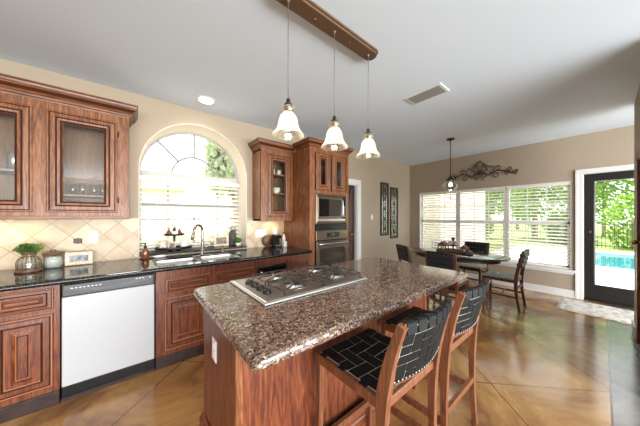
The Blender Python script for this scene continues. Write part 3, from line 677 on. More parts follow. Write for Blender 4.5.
o = copy_tree(cp); o.location = (1.73, 3.08, 1.9955)
tm = copy_tree(gl, label='short clear tumbler at the bottom of the narrow glass cabinet'); tm['group'] = 'tumblers in the narrow glass cabinet'; tm.location = (1.64, 3.06, RB + .0255)
tm2 = copy_tree(tm); tm2.location = (1.73, 3.06, RB + .0255)

# oven tower
tx0, tx1, ty = 1.905, 2.675, 2.525
tw = thing('oven_cabinet', 'tall cherry cabinet housing the microwave and wall oven', 'tall cabinet', ((tx0 + tx1) / 2, YK - .35, 0))
b = MB(); b.box(tx0, tx0 + .02, ty, YK - .001, .0, 2.345).box(tx1 - .02, tx1, ty, YK - .001, .0, 2.345).box(tx0 + .02, tx1 - .02, ty + .01, YK - .001, 2.325, 2.345)
b.box(tx0, tx0 + .085, ty - .001, ty + .02, 0, 2.345).box(tx1 - .05, tx1, ty - .001, ty + .02, 0, 2.345)
b.box(tx0 + .001, tx1 - .001, ty - .0003, ty + .019, 2.29, 2.345).box(tx0 + .001, tx1 - .001, ty - .0003, ty + .019, 1.7, 1.745).box(tx0 + .001, tx1 - .001, ty - .0003, ty + .019, .1, .42)
b.box(tx0 + .02, tx1 - .02, ty + .02, YK - .001, 1.7, 1.72).box(tx0 + .02, tx1 - .02, ty + .02, YK - .001, .4, .42).box(tx0, tx1, ty + .05, ty + .07, 0, .1)
b.box(tx0 - .006, tx0 + .012, ty - .006, ty + .014, 0, 2.345, c=.004)
b.build('body', ['wood', 'woodx'], tw)
MB().box(tx0 + .02, tx1 - .02, YK - .02, YK - .002, .42, 2.325).build('back_panel', 'inside', tw)
crown(MB(), tx0, tx1, ty, 2.86, 2.345, H=.1).build('crown', ['woodx', 'glaze'], tw)
glass_door(tw, 2.015, 2.3, 1.745, 2.30, ty - .004, sc=1.08); glass_door(tw, 2.325, 2.61, 1.745, 2.30, ty - .004, sc=1.08)
panel_door(tw, 2.015, 2.61, .12, .4, ty - .004, 'drawer')
bk = MB().box(-.05, .05, -.08, .08, 0, .22).build('storage_box', 'espresso'); bk.location = (2.16, 2.8, 1.7205); tag(bk, 'dark box behind the left glass door above the microwave', 'box')
o = copy_tree(bk, label='dark box behind the right glass door above the microwave'); o.location = (2.47, 2.8, 1.7205)

mx0, mx1 = 1.995, 2.622
mw = thing('microwave', 'stainless built-in microwave above the wall oven', 'microwave', ((mx0 + mx1) / 2, ty + .1, 1.27))
yf = ty - .006
MB().ring(mx0, mx1, 1.27, 1.70, [(0, -.02), (0, .012), (.03, .016), (.034, .004)], fY(yf)).box(mx0 + .02, mx1 - .02, yf + .01, yf + .35, 1.29, 1.68).build('trim_frame', 'warmsteel', mw)
md = MB().box(mx0 + .034, mx1 - .12, yf - .02, yf + .01, 1.345, 1.655, c=.004).build('door', 'warmsteel', mw)
MB().box(mx0 + .055, mx1 - .14, yf - .023, yf - .019, 1.375, 1.63).build('door_window', 'blackglass', md)
MB().tube(smooth([(mx1 - .13, yf - .02, 1.37), (mx1 - .128, yf - .05, 1.4), (mx1 - .128, yf - .05, 1.6), (mx1 - .13, yf - .02, 1.63)]), .008).build('handle', 'steel', md)
cpn = MB().box(mx1 - .118, mx1 - .036, yf - .015, yf + .01, 1.345, 1.655, c=.003).build('control_panel', 'blackglass', mw)
bt = MB()
for r in range(5):
    for c in range(3): bt.box(mx1 - .108 + .023 * c, mx1 - .092 + .023 * c, yf - .018, yf - .0145, 1.37 + .035 * r, 1.39 + .035 * r)
bt.build('buttons', 'grey', cpn)
MB().box(mx0 + .034, mx1 - .036, yf - .006, yf + .01, 1.305, 1.34).build('vent_strip', 'steel', mw)

ov = thing('wall_oven', 'stainless wall oven beneath the built-in microwave', 'oven', ((mx0 + mx1) / 2, ty + .2, .42))
MB().box(mx0, mx1, yf - .004, yf + .55, .43, 1.262).build('oven_body', 'black', ov)
cpo = MB().box(mx0, mx1, yf - .022, yf - .003, 1.035, 1.17, c=.004).build('control_panel', 'warmsteel', ov)
MB().box(2.2, 2.44, yf - .026, yf - .02, 1.07, 1.14).build('display', 'blackglass', cpo)
MB().box(2.29, 2.35, yf - .028, yf - .0255, 1.1, 1.12).build('clock_digits', 'digit', cpo)
od = MB().box(mx0, mx1, yf - .035, yf - .004, .46, 1.02, c=.006).build('door', 'warmsteel', ov)
MB().box(mx0 + .06, mx1 - .06, yf - .039, yf - .034, .55, .92, c=.002).build('door_window', 'ovenglass', od)
MB().tube(smooth([(mx0 + .03, yf - .03, .975), (mx0 + .05, yf - .075, .985), (2.31, yf - .095, .992), (mx1 - .05, yf - .075, .985), (mx1 - .03, yf - .03, .975)]), .011).build('handle', 'steel', od)

# ---------------------------------------------------------------- base cabinets
BY = 2.505
CT = .878
def base_cab(x0, x1, label, fronts):
    r = thing('base_cabinet', label, 'base cabinet', ((x0 + x1) / 2, (BY + YK) / 2, 0))
    b = MB(); b.box(x0, x1, BY, YK - .001, .1, .12).box(x0, x0 + .02, BY, YK - .001, .1, CT).box(x1 - .02, x1, BY, YK - .001, .1, CT).box(x0, x1, YK - .02, YK - .001, .1, CT)
    b.box(x0 + .0005, x1 - .0005, BY - .0005, BY + .018, .1, CT - .002)
    b.build('body', 'red', r)
    MB().box(x0, x1, BY - .012, BY + .06, 0, .1, c=.004).build('toe_board', 'toe', r)
    for kind, a, c, z0, z1 in fronts: panel_door(r, a, c, z0, z1, BY - .004, kind, mats=('red' if kind == 'door' else 'redx', 'glaze'), sc=.8 if kind == 'drawer' and z1 - z0 > .16 else None)
    return r
base_cab(-1.6, -.42, 'red-brown base cabinet left of the white dishwasher', [('drawer', -1.1, -.78, .70, .855), ('drawer', -.735, -.45, .70, .855), ('door', -1.1, -.78, .14, .67), ('door', -.735, -.45, .14, .67)])
base_cab(.16, 1.1, 'red-brown base cabinet under the kitchen sink', [('drawer', .225, .615, .665, .80), ('drawer', .665, 1.07, .665, .80), ('door', .225, .615, .14, .625), ('door', .665, 1.07, .14, .625)])
base_cab(1.53, 1.895, 'red-brown base cabinet between the black drawer front and the oven cabinet', [('drawer', 1.56, 1.87, .665, .80), ('door', 1.56, 1.87, .14, .625)])
cp_ = thing('trash_compactor', 'black fronted built-in compactor right of the sink cabinet', 'appliance', (1.315, 2.8, 0))
MB().box(1.105, 1.525, BY, YK - .03, 0, .874).build('housing', 'red', cp_)
MB().box(1.125, 1.505, BY - .022, BY - .001, .12, .79, c=.005).build('front_panel', 'blackglass', cp_)
MB().box(1.125, 1.505, BY - .03, BY - .022, .76, .785, c=.003).build('control_strip', 'black', cp_)
hk = MB(); hk.lathe([(0, 0), (.014, 0), (.014, .01), (.006, .014), (.006, .03), (.012, .036), (.011, .046), (0, .05)], (1.155, BY - .022, .73), axis='-y'); hk.build('knob', 'chrome', cp_)

# dishwasher
wx0, wx1 = -.412, .152
dwr = thing('dishwasher', 'white dishwasher with black control panel under the counter', 'dishwasher', ((wx0 + wx1) / 2, 2.8, 0))
MB().box(wx0, wx1, BY + .01, YK - .05, 0, .872).build('tub', 'black', dwr)
MB().box(wx0 + .004, wx1 - .004, BY - .022, BY + .009, .115, .775, c=.006).build('door', 'dw', dwr)
MB().box(wx0 + .004, wx1 - .004, BY - .014, BY + .009, .03, .112, c=.003).build('kick_plate', 'black', dwr)
MB().box(wx0 - .0, wx1, BY - .01, BY + .05, 0, .028).build('floor_strip', 'toe', dwr)
cpd = MB().box(wx0 + .004, wx1 - .004, BY - .024, BY + .009, .778, .868, c=.006).build('control_panel', 'black', dwr)
poly = [(wx0 + .02, .862), (wx1 - .02, .862)] + [(wx0 + .02 + (wx1 - wx0 - .04) * (1 - i / 12), .832 - .035 * math.sin(PI * i / 12)) for i in range(13)]
MB().prism(poly, 0, .004, lambda a, b_, h_: (a, BY - .0245 - h_, b_)).build('trim_insert', plain('panel_insert_grey', (52, 53, 55), .3), cpd)
poly = [(-.30 + .3 * i / 10, .852 - .0 * i) for i in range(11)] + [(.0 - .3 * i / 10, .843 - .03 * math.sin(PI * i / 10)) for i in range(11)]
MB().prism(poly, 0, .003, lambda a, b_, h_: (a, BY - .029 - h_, b_)).build('handle_recess', 'black', cpd)
M['panelgrey'] = plain('dark_panel_grey', (74, 74, 76), .25)
bt = MB()
for i in range(8): bt.box(-.36 + .022 * i, -.348 + .022 * i, BY - .0325, BY - .028, .836, .842)
for i in range(3): bt.box(.02 + .022 * i, .032 + .022 * i, BY - .0325, BY - .028, .845, .851)
bt.build('buttons', 'white', cpd)
part_label(MB().lathe([(0, 0), (.007, 0), (.007, .003), (0, .003)], (.118, BY - .0285, .848), axis='-y').build('badge', 'white', cpd), 'round white badge')

# countertop with sink cut-out and raised ledge
ct = thing('kitchen_countertop', 'black granite counter along the tiled wall', 'countertop', (.2, 2.85, CT))
SK = (.16, .98, 2.575, 2.93)
def counter_slab(mb, x0, x1, y0, y1, z0, z1, hole):
    hx0, hx1, hy0, hy1 = hole
    mb.box(x0, hx0, y0, y1, z0, z1).box(hx1, x1, y0, y1, z0, z1).box(hx0, hx1, y0, hy0, z0, z1).box(hx0, hx1, hy1, y1, z0, z1)
    return mb
s = counter_slab(MB(), -1.6, 1.897, 2.472, YK - .013, CT, .915, SK)
e = 10
s.add([p for i in range(e + 1) for p in ((-1.6, 2.472 - .011 * math.sin(PI * i / e), CT + .037 * i / e), (1.897, 2.472 - .011 * math.sin(PI * i / e), CT + .037 * i / e))], [(2 * i, 2 * i + 1, 2 * i + 3, 2 * i + 2) for i in range(e)], 0, True)
s.build('slab', 'black_granite', ct)
MB().box(AX0 + .008, AX1 - .008, YK - .03, YG - .002, .926, .95, c=.004).build('window_ledge', 'black_granite', ct)

# sink
sk = thing('kitchen_sink', 'double bowl stainless sink set in the black counter', 'sink', ((SK[0] + SK[1]) / 2, (SK[2] + SK[3]) / 2, .7))
def bowl(x0, x1, y0, y1, zt, zb):
    mb = MB(); R = .045; n = 6; loops = []
    def loop(ins, z, r):
        L = []
        for cx, cy, s0 in ((x1 - ins - r, y1 - ins - r, 0), (x0 + ins + r, y1 - ins - r, 1), (x0 + ins + r, y0 + ins + r, 2), (x1 - ins - r, y0 + ins + r, 3)):
            for i in range(n + 1):
                q = PI / 2 * (s0 + i / n); L.append((cx + r * math.cos(q), cy + r * math.sin(q), z))
        return L
    lp = [loop(-.012, zt, R), loop(0, zt, R), loop(.004, zt - .02, R), loop(.012, zb + .03, R), loop(.035, zb + .003, R), loop(.12, zb, .02)]
    for a, c in zip(lp, lp[1:]):
        m_ = len(a); mb.add(a + c, [(k_, (k_ + 1) % m_, m_ + (k_ + 1) % m_, m_ + k_) for k_ in range(m_)], 0, True)
    mb.add(lp[-1], [tuple(range(len(lp[-1])))])
    mb.lathe([(.03, .002), (.035, .004), (.04, .001)], ((x0 + x1) / 2, (y0 + y1) / 2, zb), cap=True)
    return mb
bowl(SK[0] + .003, .56, SK[2] + .003, SK[3] - .003, .905, .72).build('left_bowl', 'steel', sk); bowl(.585, SK[1] - .003, SK[2] + .003, SK[3] - .003, .905, .74).build('right_bowl', 'steel', sk)
MB().box(.556, .589, SK[2] + .003, SK[3] - .003, .88, .905, c=.006).build('divider', 'steel', sk)

fx, fy = .655, 3.02
fc = thing('kitchen_faucet', 'brushed nickel gooseneck faucet behind the sink', 'faucet', (fx, fy, .915))
MB().lathe([(0, 0), (.028, 0), (.028, .006), (.02, .012), (.019, .15), (.016, .16), (0, .16)], (fx, fy, .9152)).build('base', 'nickel', fc)
sp = [(fx, fy, 1.06), (fx, fy, 1.2)] + [(fx - .055 + .055 * math.cos(q), fy - .05 + .05 * math.cos(q), 1.2 + .07 * math.sin(q)) for q in [PI * i / 8 for i in range(9)]]
MB().tube(smooth(sp, 3), .014).build('spout', 'nickel', fc)
MB().tube([(fx - .11, fy - .1, 1.2), (fx - .12, fy - .108, 1.16), (fx - .132, fy - .118, 1.11)], [.013, .017, .018], n=12).build('spray_head', 'nickel', fc)
lv = MB().tube([(fx + .015, fy, 1.0), (fx + .05, fy, 1.005), (fx + .085, fy, 1.03), (fx + .11, fy, 1.075)], [.01, .009, .007, .006]); lv.build('lever', 'nickel', fc)
sd = thing('sink_tap', 'small nickel filter tap right of the gooseneck faucet', 'tap', (.9, 3.05, .915))
MB().lathe([(0, 0), (.017, 0), (.016, .01), (.009, .014), (.008, .06), (0, .06)], (.9, 3.05, .9152)).build('base', 'nickel', sd)
MB().tube(smooth([(.9, 3.05, .97), (.9, 3.04, 1.0), (.88, 3.0, 1.0), (.875, 2.985, .985)]), .006).build('spout', 'nickel', sd)

# ---------------------------------------------------------------- island
IX0, IX1, IY0, IY1, IZ = .285, 2.075, .658, 1.595, .93
it = thing('island_countertop', 'speckled brown granite island top holding the cooktop', 'countertop', ((IX0 + IX1) / 2, (IY0 + IY1) / 2, IZ - .045))
def rrect(x0, x1, y0, y1, r, n=6):
    L = []
    for cx, cy, s0 in ((x1 - r, y1 - r, 0), (x0 + r, y1 - r, 1), (x0 + r, y0 + r, 2), (x1 - r, y0 + r, 3)):
        for i in range(n + 1): q = PI / 2 * (s0 + i / n); L.append((cx + r * math.cos(q), cy + r * math.sin(q)))
    return L
def edge_loop(ins, z, jit):
    P_ = rrect(IX0 + ins, IX1 - ins, IY0 + ins, IY1 - ins, .03); out = []
    for i, (x, y) in enumerate(P_):
        x2, y2 = P_[(i + 1) % len(P_)]; L_ = math.hypot(x2 - x, y2 - y); k_ = NSEG[i]
        for j in range(k_): out.append((x + (x2 - x) * j / k_, y + (y2 - y) * j / k_))
    cx_, cy_ = (IX0 + IX1) / 2, (IY0 + IY1) / 2; res = []
    for x, y in out:
        d = jit * (noise.noise((x * 55, y * 55, z * 60)) + .5 * noise.noise((x * 120, y * 120, z * 120))) - jit * .5
        nx = 1 if x > IX1 - .035 else (-1 if x < IX0 + .035 else 0); ny = 1 if y > IY1 - .035 else (-1 if y < IY0 + .035 else 0)
        res.append((x + nx * d, y + ny * d, z))
    return res
P0 = rrect(IX0, IX1, IY0, IY1, .03); NSEG = [max(1, int(math.hypot(P0[(i + 1) % len(P0)][0] - p[0], P0[(i + 1) % len(P0)][1] - p[1]) / .012)) for i, p in enumerate(P0)]
s = MB(); loops = [edge_loop(.01, IZ - .038, 0), edge_loop(.003, IZ - .035, .002), edge_loop(0, IZ - .029, .0035), edge_loop(0, IZ - .022, .0035), edge_loop(.001, IZ - .015, .003), edge_loop(.004, IZ - .008, .002), edge_loop(.01, IZ - .003, .002), edge_loop(.018, IZ, 0)]
for a, c in zip(loops, loops[1:]):
    m_ = len(a); s.add(a + c, [(k_, (k_ + 1) % m_, m_ + (k_ + 1) % m_, m_ + k_) for k_ in range(m_)], 0, True)
s.add(loops[0], [tuple(range(len(loops[0])))]); s.add(loops[-1], [tuple(range(len(loops[-1])))])
s.build('slab', 'granite', it)
BX0, BX1, BYF, BYB = .345, 2.03, .985, 1.55
ib = thing('kitchen_island', 'red-brown wooden island base with panelled sides', 'island', ((BX0 + BX1) / 2, (BYF + BYB) / 2, 0))
MB().box(BX0, BX1, BYF, BYB, 0, IZ - .038).build('body', 'red', ib)
MB().box(BX0 - .006, BX0 + .03, BYF - .012, BYF + .03, 0, IZ - .046, c=.005).build('corner_post', 'wood', ib)
MB().box(BX1 - .03, BX1 + .006, BYF - .012, BYF + .03, 0, IZ - .046, c=.005).build('corner_post', 'red', ib)
for a, c in ((.42, .92), (.98, 1.45), (1.5, 1.97)): panel_door(ib, a, c, .14, .86, BYB, 'door', sc=.8, fn=lambda a_, b_, o_: (a_, BYB + .02 + o_, b_))
bb = MB(); pr = [(0, .0), (.02, 0), (.02, .09), (.014, .1), (.014, .115), (.02, .12), (.02, .135), (.008, .155), (.004, .17), (0, .172)]
for pts_ in ([(BX0, BYB), (BX0, BYF), (BX1, BYF), (BX1, BYB)],):
    L_ = []
    for o_, z_ in pr: L_.append([(BX0 - .007 - o_, BYB, z_), (BX0 - .007 - o_, BYF - .013 - o_, z_), (BX1 + .007 + o_, BYF - .013 - o_, z_), (BX1 + .007 + o_, BYB, z_)])
    for a, c in zip(L_, L_[1:]): bb.add(a + c, [(k_, k_ + 1, 5 + k_, 4 + k_) for k_ in range(3)])
bb.build('base_moulding', 'redx', ib)
def wall_plate(name, label, cat, fn, ca, cz, w, hgt, kind, mat='white', slot='grey'):
    p = fn(ca, cz, 0); r = thing(name, label, cat, p)
    MB().ring(ca - w / 2, ca + w / 2, cz - hgt / 2, cz + hgt / 2, [(0, 0), (0, .003), (.004, .006)], fn, fill=0).build('cover_plate', mat, r)
    d = MB()
    def fb(a0, a1, b0, b1, o0, o1): d.prism([(a0, b0), (a1, b0), (a1, b1), (a0, b1)], o0, o1, lambda a, b, h_: fn(a, b, h_))
    n = max(1, round(w / .075))
    for i in range(n):
        c = ca + (i - (n - 1) / 2) * .046
        if kind == 'outlet':
            for z in (cz - .022, cz + .022): fb(c - .015, c + .015, z - .014, z + .014, .005, .0085)
        else: fb(c - .012, c + .012, cz - .028, cz + .028, .005, .009)
    d.build('outlet_face' if kind == 'outlet' else 'rocker', slot, r)
    return r
wall_plate('power_outlet', 'white power outlet on the end panel of the island', 'outlet', fX(BX0 - .0005), 1.31, .655, .07, .115, 'outlet', slot='blind')
wall_plate('power_outlet', 'white outlet plate on the backsplash above the small photo frame', 'outlet', fY(YK - .0125), -.315, 1.165, .075, .12, 'outlet', slot='blind')
wall_plate('power_outlet', 'black outlet plate on the backsplash beside the white one', 'outlet', fY(YK - .0125), -.42, 1.135, .06, .045, 'switch', 'bronze', 'bronze')
wall_plate('power_outlet', 'wide white switch plate on the backsplash under the narrow glass cabinet', 'outlet', fY(YK - .0125), 1.50, 1.12, .17, .115, 'switch', slot='blind')
wall_plate('power_outlet', 'white outlet plate above the knife block on the backsplash', 'outlet', fY(YK - .0125), 1.74, 1.135, .07, .115, 'outlet', slot='blind')
wall_plate('light_switch', 'white light switch left of the framed metal panels', 'light switch', fY(YK - .0005), 4.18, 1.36, .07, .115, 'switch', slot='blind')
wall_plate('power_outlet', 'white wall outlet low under the triple window', 'outlet', fX(XE - .0005), 1.52, .33, .07, .115, 'outlet', slot='blind')

# cooktop
ck = thing('gas_cooktop', 'stainless gas cooktop set into the granite island top', 'cooktop', (.92, 1.3, IZ))
MB().box(.505, 1.29, 1.035, 1.565, IZ + .0005, IZ + .012, c=.004).ring(.505, 1.29, 1.035, 1.565, [(.012, .0115), (.02, .015), (.03, .0125)], lambda a, b, o: (a, b, IZ + o)).build('surface', 'steel', ck)
for i, (x, y) in enumerate(((.585, 1.425), (.59, 1.345), (.59, 1.265), (.59, 1.185))):
    kb = MB().lathe([(0, 0), (.026, 0), (.026, .005), (.022, .009), (.02, .019), (.014, .022), (0, .022)], (x, y, IZ + .012)).box(x - .003, x + .003, y - .017, y + .017, IZ + .032, IZ + .04, c=.002).build('knob', 'black', ck)
bc = [(.79, 1.19, .04), (.79, 1.42, .032), (1.14, 1.19, .032), (1.14, 1.42, .04)]
for x, y, r in bc:
    bu = MB().lathe([(0, 0), (r * 1.5, 0), (r * 1.5, .003), (r, .006), (r, .01), (r * .8, .013), (0, .014)], (x, y, IZ + .012)).build('burner', 'steel', ck)
    MB().lathe([(0, 0), (r * .75, 0), (r * .7, .004), (0, .005)], (x, y, IZ + .026)).build('burner_cap', 'black', bu)
for x, y, r in bc:
    g = MB(); hx_, hy_, zt = .15, .105, IZ + .036
    fr_ = [(x + a, y + b, zt) for a, b in rrect(-hx_, hx_, -hy_, hy_, .02, 3)]
    g.tube(fr_, .0035, closed=True, n=6)
    for q in range(4):
        an = q * PI / 2; ex, ey = (hx_ * math.cos(an), hy_ * math.sin(an))
        g.tube([(x + ex, y + ey, zt), (x + ex * .75, y + ey * .75, zt + .006), (x + ex * .3, y + ey * .3, zt + .002)], .005, n=6)
    for a in (-1, 1):
        for b in (-1, 1):
            g.tube([(x + a * (hx_ - .01), y + b * (hy_ - .01), zt), (x + a * (hx_ - .01), y + b * (hy_ - .01), IZ + .0125)], .0045, n=6)
            g.tube([(x + a * (hx_ - .005), y + b * (hy_ - .005), zt), (x + a * hx_ * .35, y + b * hy_ * .4, zt + .004)], .004, n=6)
    g.build('grate', 'iron_grate', ck)

# ---------------------------------------------------------------- woven stools
def weave(fn, na, nb, gap=.085, th=.003):
    # fn(u,v,h) maps unit square; floats of a 2/2 twill; material 0 leather, 1 tan edge
    mb = MB(); on = lambda i, j: ((i + j) % 4) < 2
    def slab(u0, u1, v0, v1, h):
        K_ = 3; vs = []
        for hh in (h, h + th):
            for a in range(K_ + 1):
                for b in range(K_ + 1): vs.append(fn(u0 + (u1 - u0) * a / K_, v0 + (v1 - v0) * b / K_, hh))
        o = (K_ + 1) ** 2; fs = []
        for a in range(K_):
            for b in range(K_):
                p = a * (K_ + 1) + b; fs.append((o + p, o + p + K_ + 1, o + p + K_ + 2, o + p + 1)); fs.append((p, p + 1, p + K_ + 2, p + K_ + 1))
        for a in range(K_):
            for e0, e1 in ((a * (K_ + 1), (a + 1) * (K_ + 1)), (a * (K_ + 1) + K_, (a + 1) * (K_ + 1) + K_), (a, a + 1), (K_ * (K_ + 1) + a, K_ * (K_ + 1) + a + 1)): fs.append((e0, e1, o + e1, o + e0))
        mb.add(vs, fs, 0)
    for i in range(na):
        j = 0
        while j < nb:
            if on(i, j):
                k_ = j
                while k_ < nb and on(i, k_): k_ += 1
                slab((i + gap) / na, (i + 1 - gap) / na, (j + gap * .8) / nb, (k_ - gap * .8) / nb, th * .6); j = k_
            else: j += 1
    for j in range(nb):
        i = 0
        while i < na:
            if not on(i, j):
                k_ = i
                while k_ < na and not on(k_, j): k_ += 1
                slab((i + gap * .8) / na, (k_ - gap * .8) / na, (j + gap) / nb, (j + 1 - gap) / nb, th * .6); i = k_
            else: i += 1
    # tan backing
    K_ = 8; vs = [fn(a / K_, b / K_, -.001) for a in range(K_ + 1) for b in range(K_ + 1)] + [fn(a / K_, b / K_, .0018) for a in range(K_ + 1) for b in range(K_ + 1)]
    o = (K_ + 1) ** 2
    fs = [(a * (K_ + 1) + b, (a + 1) * (K_ + 1) + b, (a + 1) * (K_ + 1) + b + 1, a * (K_ + 1) + b + 1) for a in range(K_) for b in range(K_)]
    mb.add(vs, fs + [tuple(x + o for x in f) for f in fs], 1)
    return mb
def make_stool():
    # origin at floor centre; sitter faces +Y; rear at -Y
    r = thing('counter_stool', '', 'bar stool')
    SWd, SDf, SDr, ZS = .21, .21, -.21, .655
    rail = MB()
    for sx in (-1, 1): rail.box(sx * SWd - .014, sx * SWd + .014, SDr + .01, SDf, ZS - .045, ZS, c=.005)
    rail.box(-SWd, SWd, SDf - .028, SDf, ZS - .045, ZS - .004, c=.005).box(-SWd, SWd, SDr, SDr + .025, ZS - .045, ZS - .006, c=.005)
    rail.build('seat_frame', 'stool', r)
    sf = lambda u, v, h: (-.2 + .4 * u, -.195 + .39 * v, ZS + .001 - .012 * math.sin(PI * u) * math.sin(PI * v) + h)
    weave(sf, 6, 6, .045).build('woven_seat', ['strap', 'strapedge'], r)
    for i in range(6):
        y = -.195 + .39 * (i + .5) / 6
        if i % 2:
            for sx in (-1, 1): MB().box(sx * SWd - sx * .016, sx * SWd + sx * .004, y - .019, y + .019, ZS - .002, ZS + .003, c=.001).build('strap_end', 'strap', r)
    for sx in (-1, 1):
        MB().sweep([(sx * .205, SDf - .02, ZS - .01), (sx * .208, SDf - .018, .4), (sx * .214, SDf - .01, 0)], [.034, .03, .026], [.036, .03, .026]).build('leg', 'stool', r)
        pts = smooth([(sx * .22, SDr - .0, 0), (sx * .216, SDr + .012, .3), (sx * .213, SDr + .01, .56), (sx * .212, SDr + .004, .68), (sx * .21, SDr - .03, .84), (sx * .208, SDr - .075, .975)], 4)
        k_ = len(pts)
        MB().sweep(pts, [.026 + .006 * min(1, i / 8) for i in range(k_)], [.028 + .022 * math.exp(-((i - 12) / 5) ** 2) for i in range(k_)]).build('leg', 'stool', r)
        MB().bar((sx * .214, SDf - .015, .24), (sx * .216, SDr + .01, .24), .02, .034).build('stretcher', 'stool', r)
    MB().bar((-.212, SDf - .014, .19), (.212, SDf - .014, .19), .022, .036).build('stretcher', 'stool', r)
    MB().bar((-.215, SDr + .01, .3), (.215, SDr + .01, .3), .02, .034).build('stretcher', 'stool', r)
    def bf(u, v, h):
        z = .725 + .245 * v; yb = SDr - .002 - (z - .68) * .255; c_ = -.03 * math.sin(PI * u)
        return (-.2 + .4 * u, yb + c_ - h - .006, z - .012 * math.sin(PI * u) * 0)
    wb = weave(bf, 7, 6, .055)
    bf2 = lambda u, v, h: (lambda p: (p[0], p[1] + .022, p[2]))(bf(u, v, -h))
    w2_ = weave(bf2, 7, 6, .055); wb.add(w2_.v, w2_.f, 0); wb.m[-len(w2_.m):] = w2_.m
    wb.build('woven_back', ['strap', 'strapedge'], r)
    tr = MB()
    for v, hh in ((1.0, .022), (0, .022)):
        P_ = [Vector(bf(i / 10, v, 0)) + Vector((0, .011, 0)) for i in range(11)]; P_[0].x -= .006; P_[-1].x += .006
        vs = []; rl = MB()
        for p in P_:
            for dy, dz in ((-.009, -.011), (.009, -.011), (.009, .011), (-.009, .011)): vs.append(p + Vector((0, dy, dz)))
        rl.add(vs, [(4 * i + k_, 4 * i + (k_ + 1) % 4, 4 * i + 4 + (k_ + 1) % 4, 4 * i + 4 + k_) for i in range(10) for k_ in range(4)] + [(0, 1, 2, 3), (43, 42, 41, 40)])
        rl.build('back_rail', 'stool', r)
    for i in range(7):      # straps over the top rail
        tr = MB(); u0, u1 = (i + .08) / 7, (i + .92) / 7; vs = []
        for u in (u0, u1):
            p = Vector(bf(u, 1.0, 0)) + Vector((0, .011, 0))
            for dy, dz in ((-.015, -.03), (-.015, .012), (-.008, .016), (.008, .016), (.015, .012), (.015, -.03)): vs.append(p + Vector((0, dy, dz)))
        tr.add(vs, [(0, 1, 7, 6), (1, 2, 8, 7), (2, 3, 9, 8), (3, 4, 10, 9), (4, 5, 11, 10), (0, 5, 4, 3, 2, 1), (6, 7, 8, 9, 10, 11)])
        tr.build('top_strap', 'strap', r)
    nl = MB()
    for i in range(20):
        for v in (.04,):
            p = Vector(bf((i + .5) / 20, v, .003)); nl.lathe([(.0045, 0), (.003, .003), (0, .004)], p, n=6, axis='-y')
    nl.build('nail_heads', 'pewter', r)
    return r
st = make_stool(); st['label'] = 'wood and woven black leather counter stool nearest the camera'; st['group'] = 'counter stools at the island'
st.location = (.975, .738, 0)
st2 = copy_tree(st, label='wood and woven black leather counter stool at the far end of the island'); st2.location = (1.545, .738, 0)

# ---------------------------------------------------------------- dining set
TX, TY, TZ = 4.36, 1.62, .745
dt = thing('dining_table', 'dark oval pedestal dining table before the triple window', 'dining table', (TX, TY, 0))
MB().lathe([(0, -.036), (.46, -.036), (.475, -.028), (.49, -.02), (.5, -.012), (.5, -.004), (.493, 0), (0, 0)], (TX, TY, TZ), n=64, sx=1.0, sy=1.56).build('tabletop', 'espx', dt)
MB().lathe([(.42, 0), (.42, .05), (.4, .05), (.4, 0)], (TX, TY, TZ - .087), n=48, sy=1.56, cap=False).build('apron', 'espresso', dt)
MB().lathe([(0, 0), (.1, 0), (.1, .03), (.06, .07), (.05, .16), (.085, .26), (.095, .36), (.06, .46), (.05, .52), (.09, .57), (.12, .6), (0, .6)], (TX, TY, .1), n=20).build('pedestal', 'espresso', dt)
for q in range(4):
    a = q * PI / 2 + PI / 4; c_, s_2 = math.cos(a), math.sin(a)
    P_ = smooth([(TX + .03 * c_, TY + .03 * s_2, .16), (TX + .2 * c_, TY + .2 * s_2, .14), (TX + .38 * c_, TY + .38 * s_2, .04)], 5)
    MB().sweep(P_, .07, [.1 - .04 * i / (len(P_) - 1) for i in range(len(P_))], right=(-s_2, c_, 0)).box(TX + .38 * c_ - .045, TX + .38 * c_ + .045, TY + .38 * s_2 - .045, TY + .38 * s_2 + .045, 0, .05, c=.012).build('foot', 'espresso', dt)

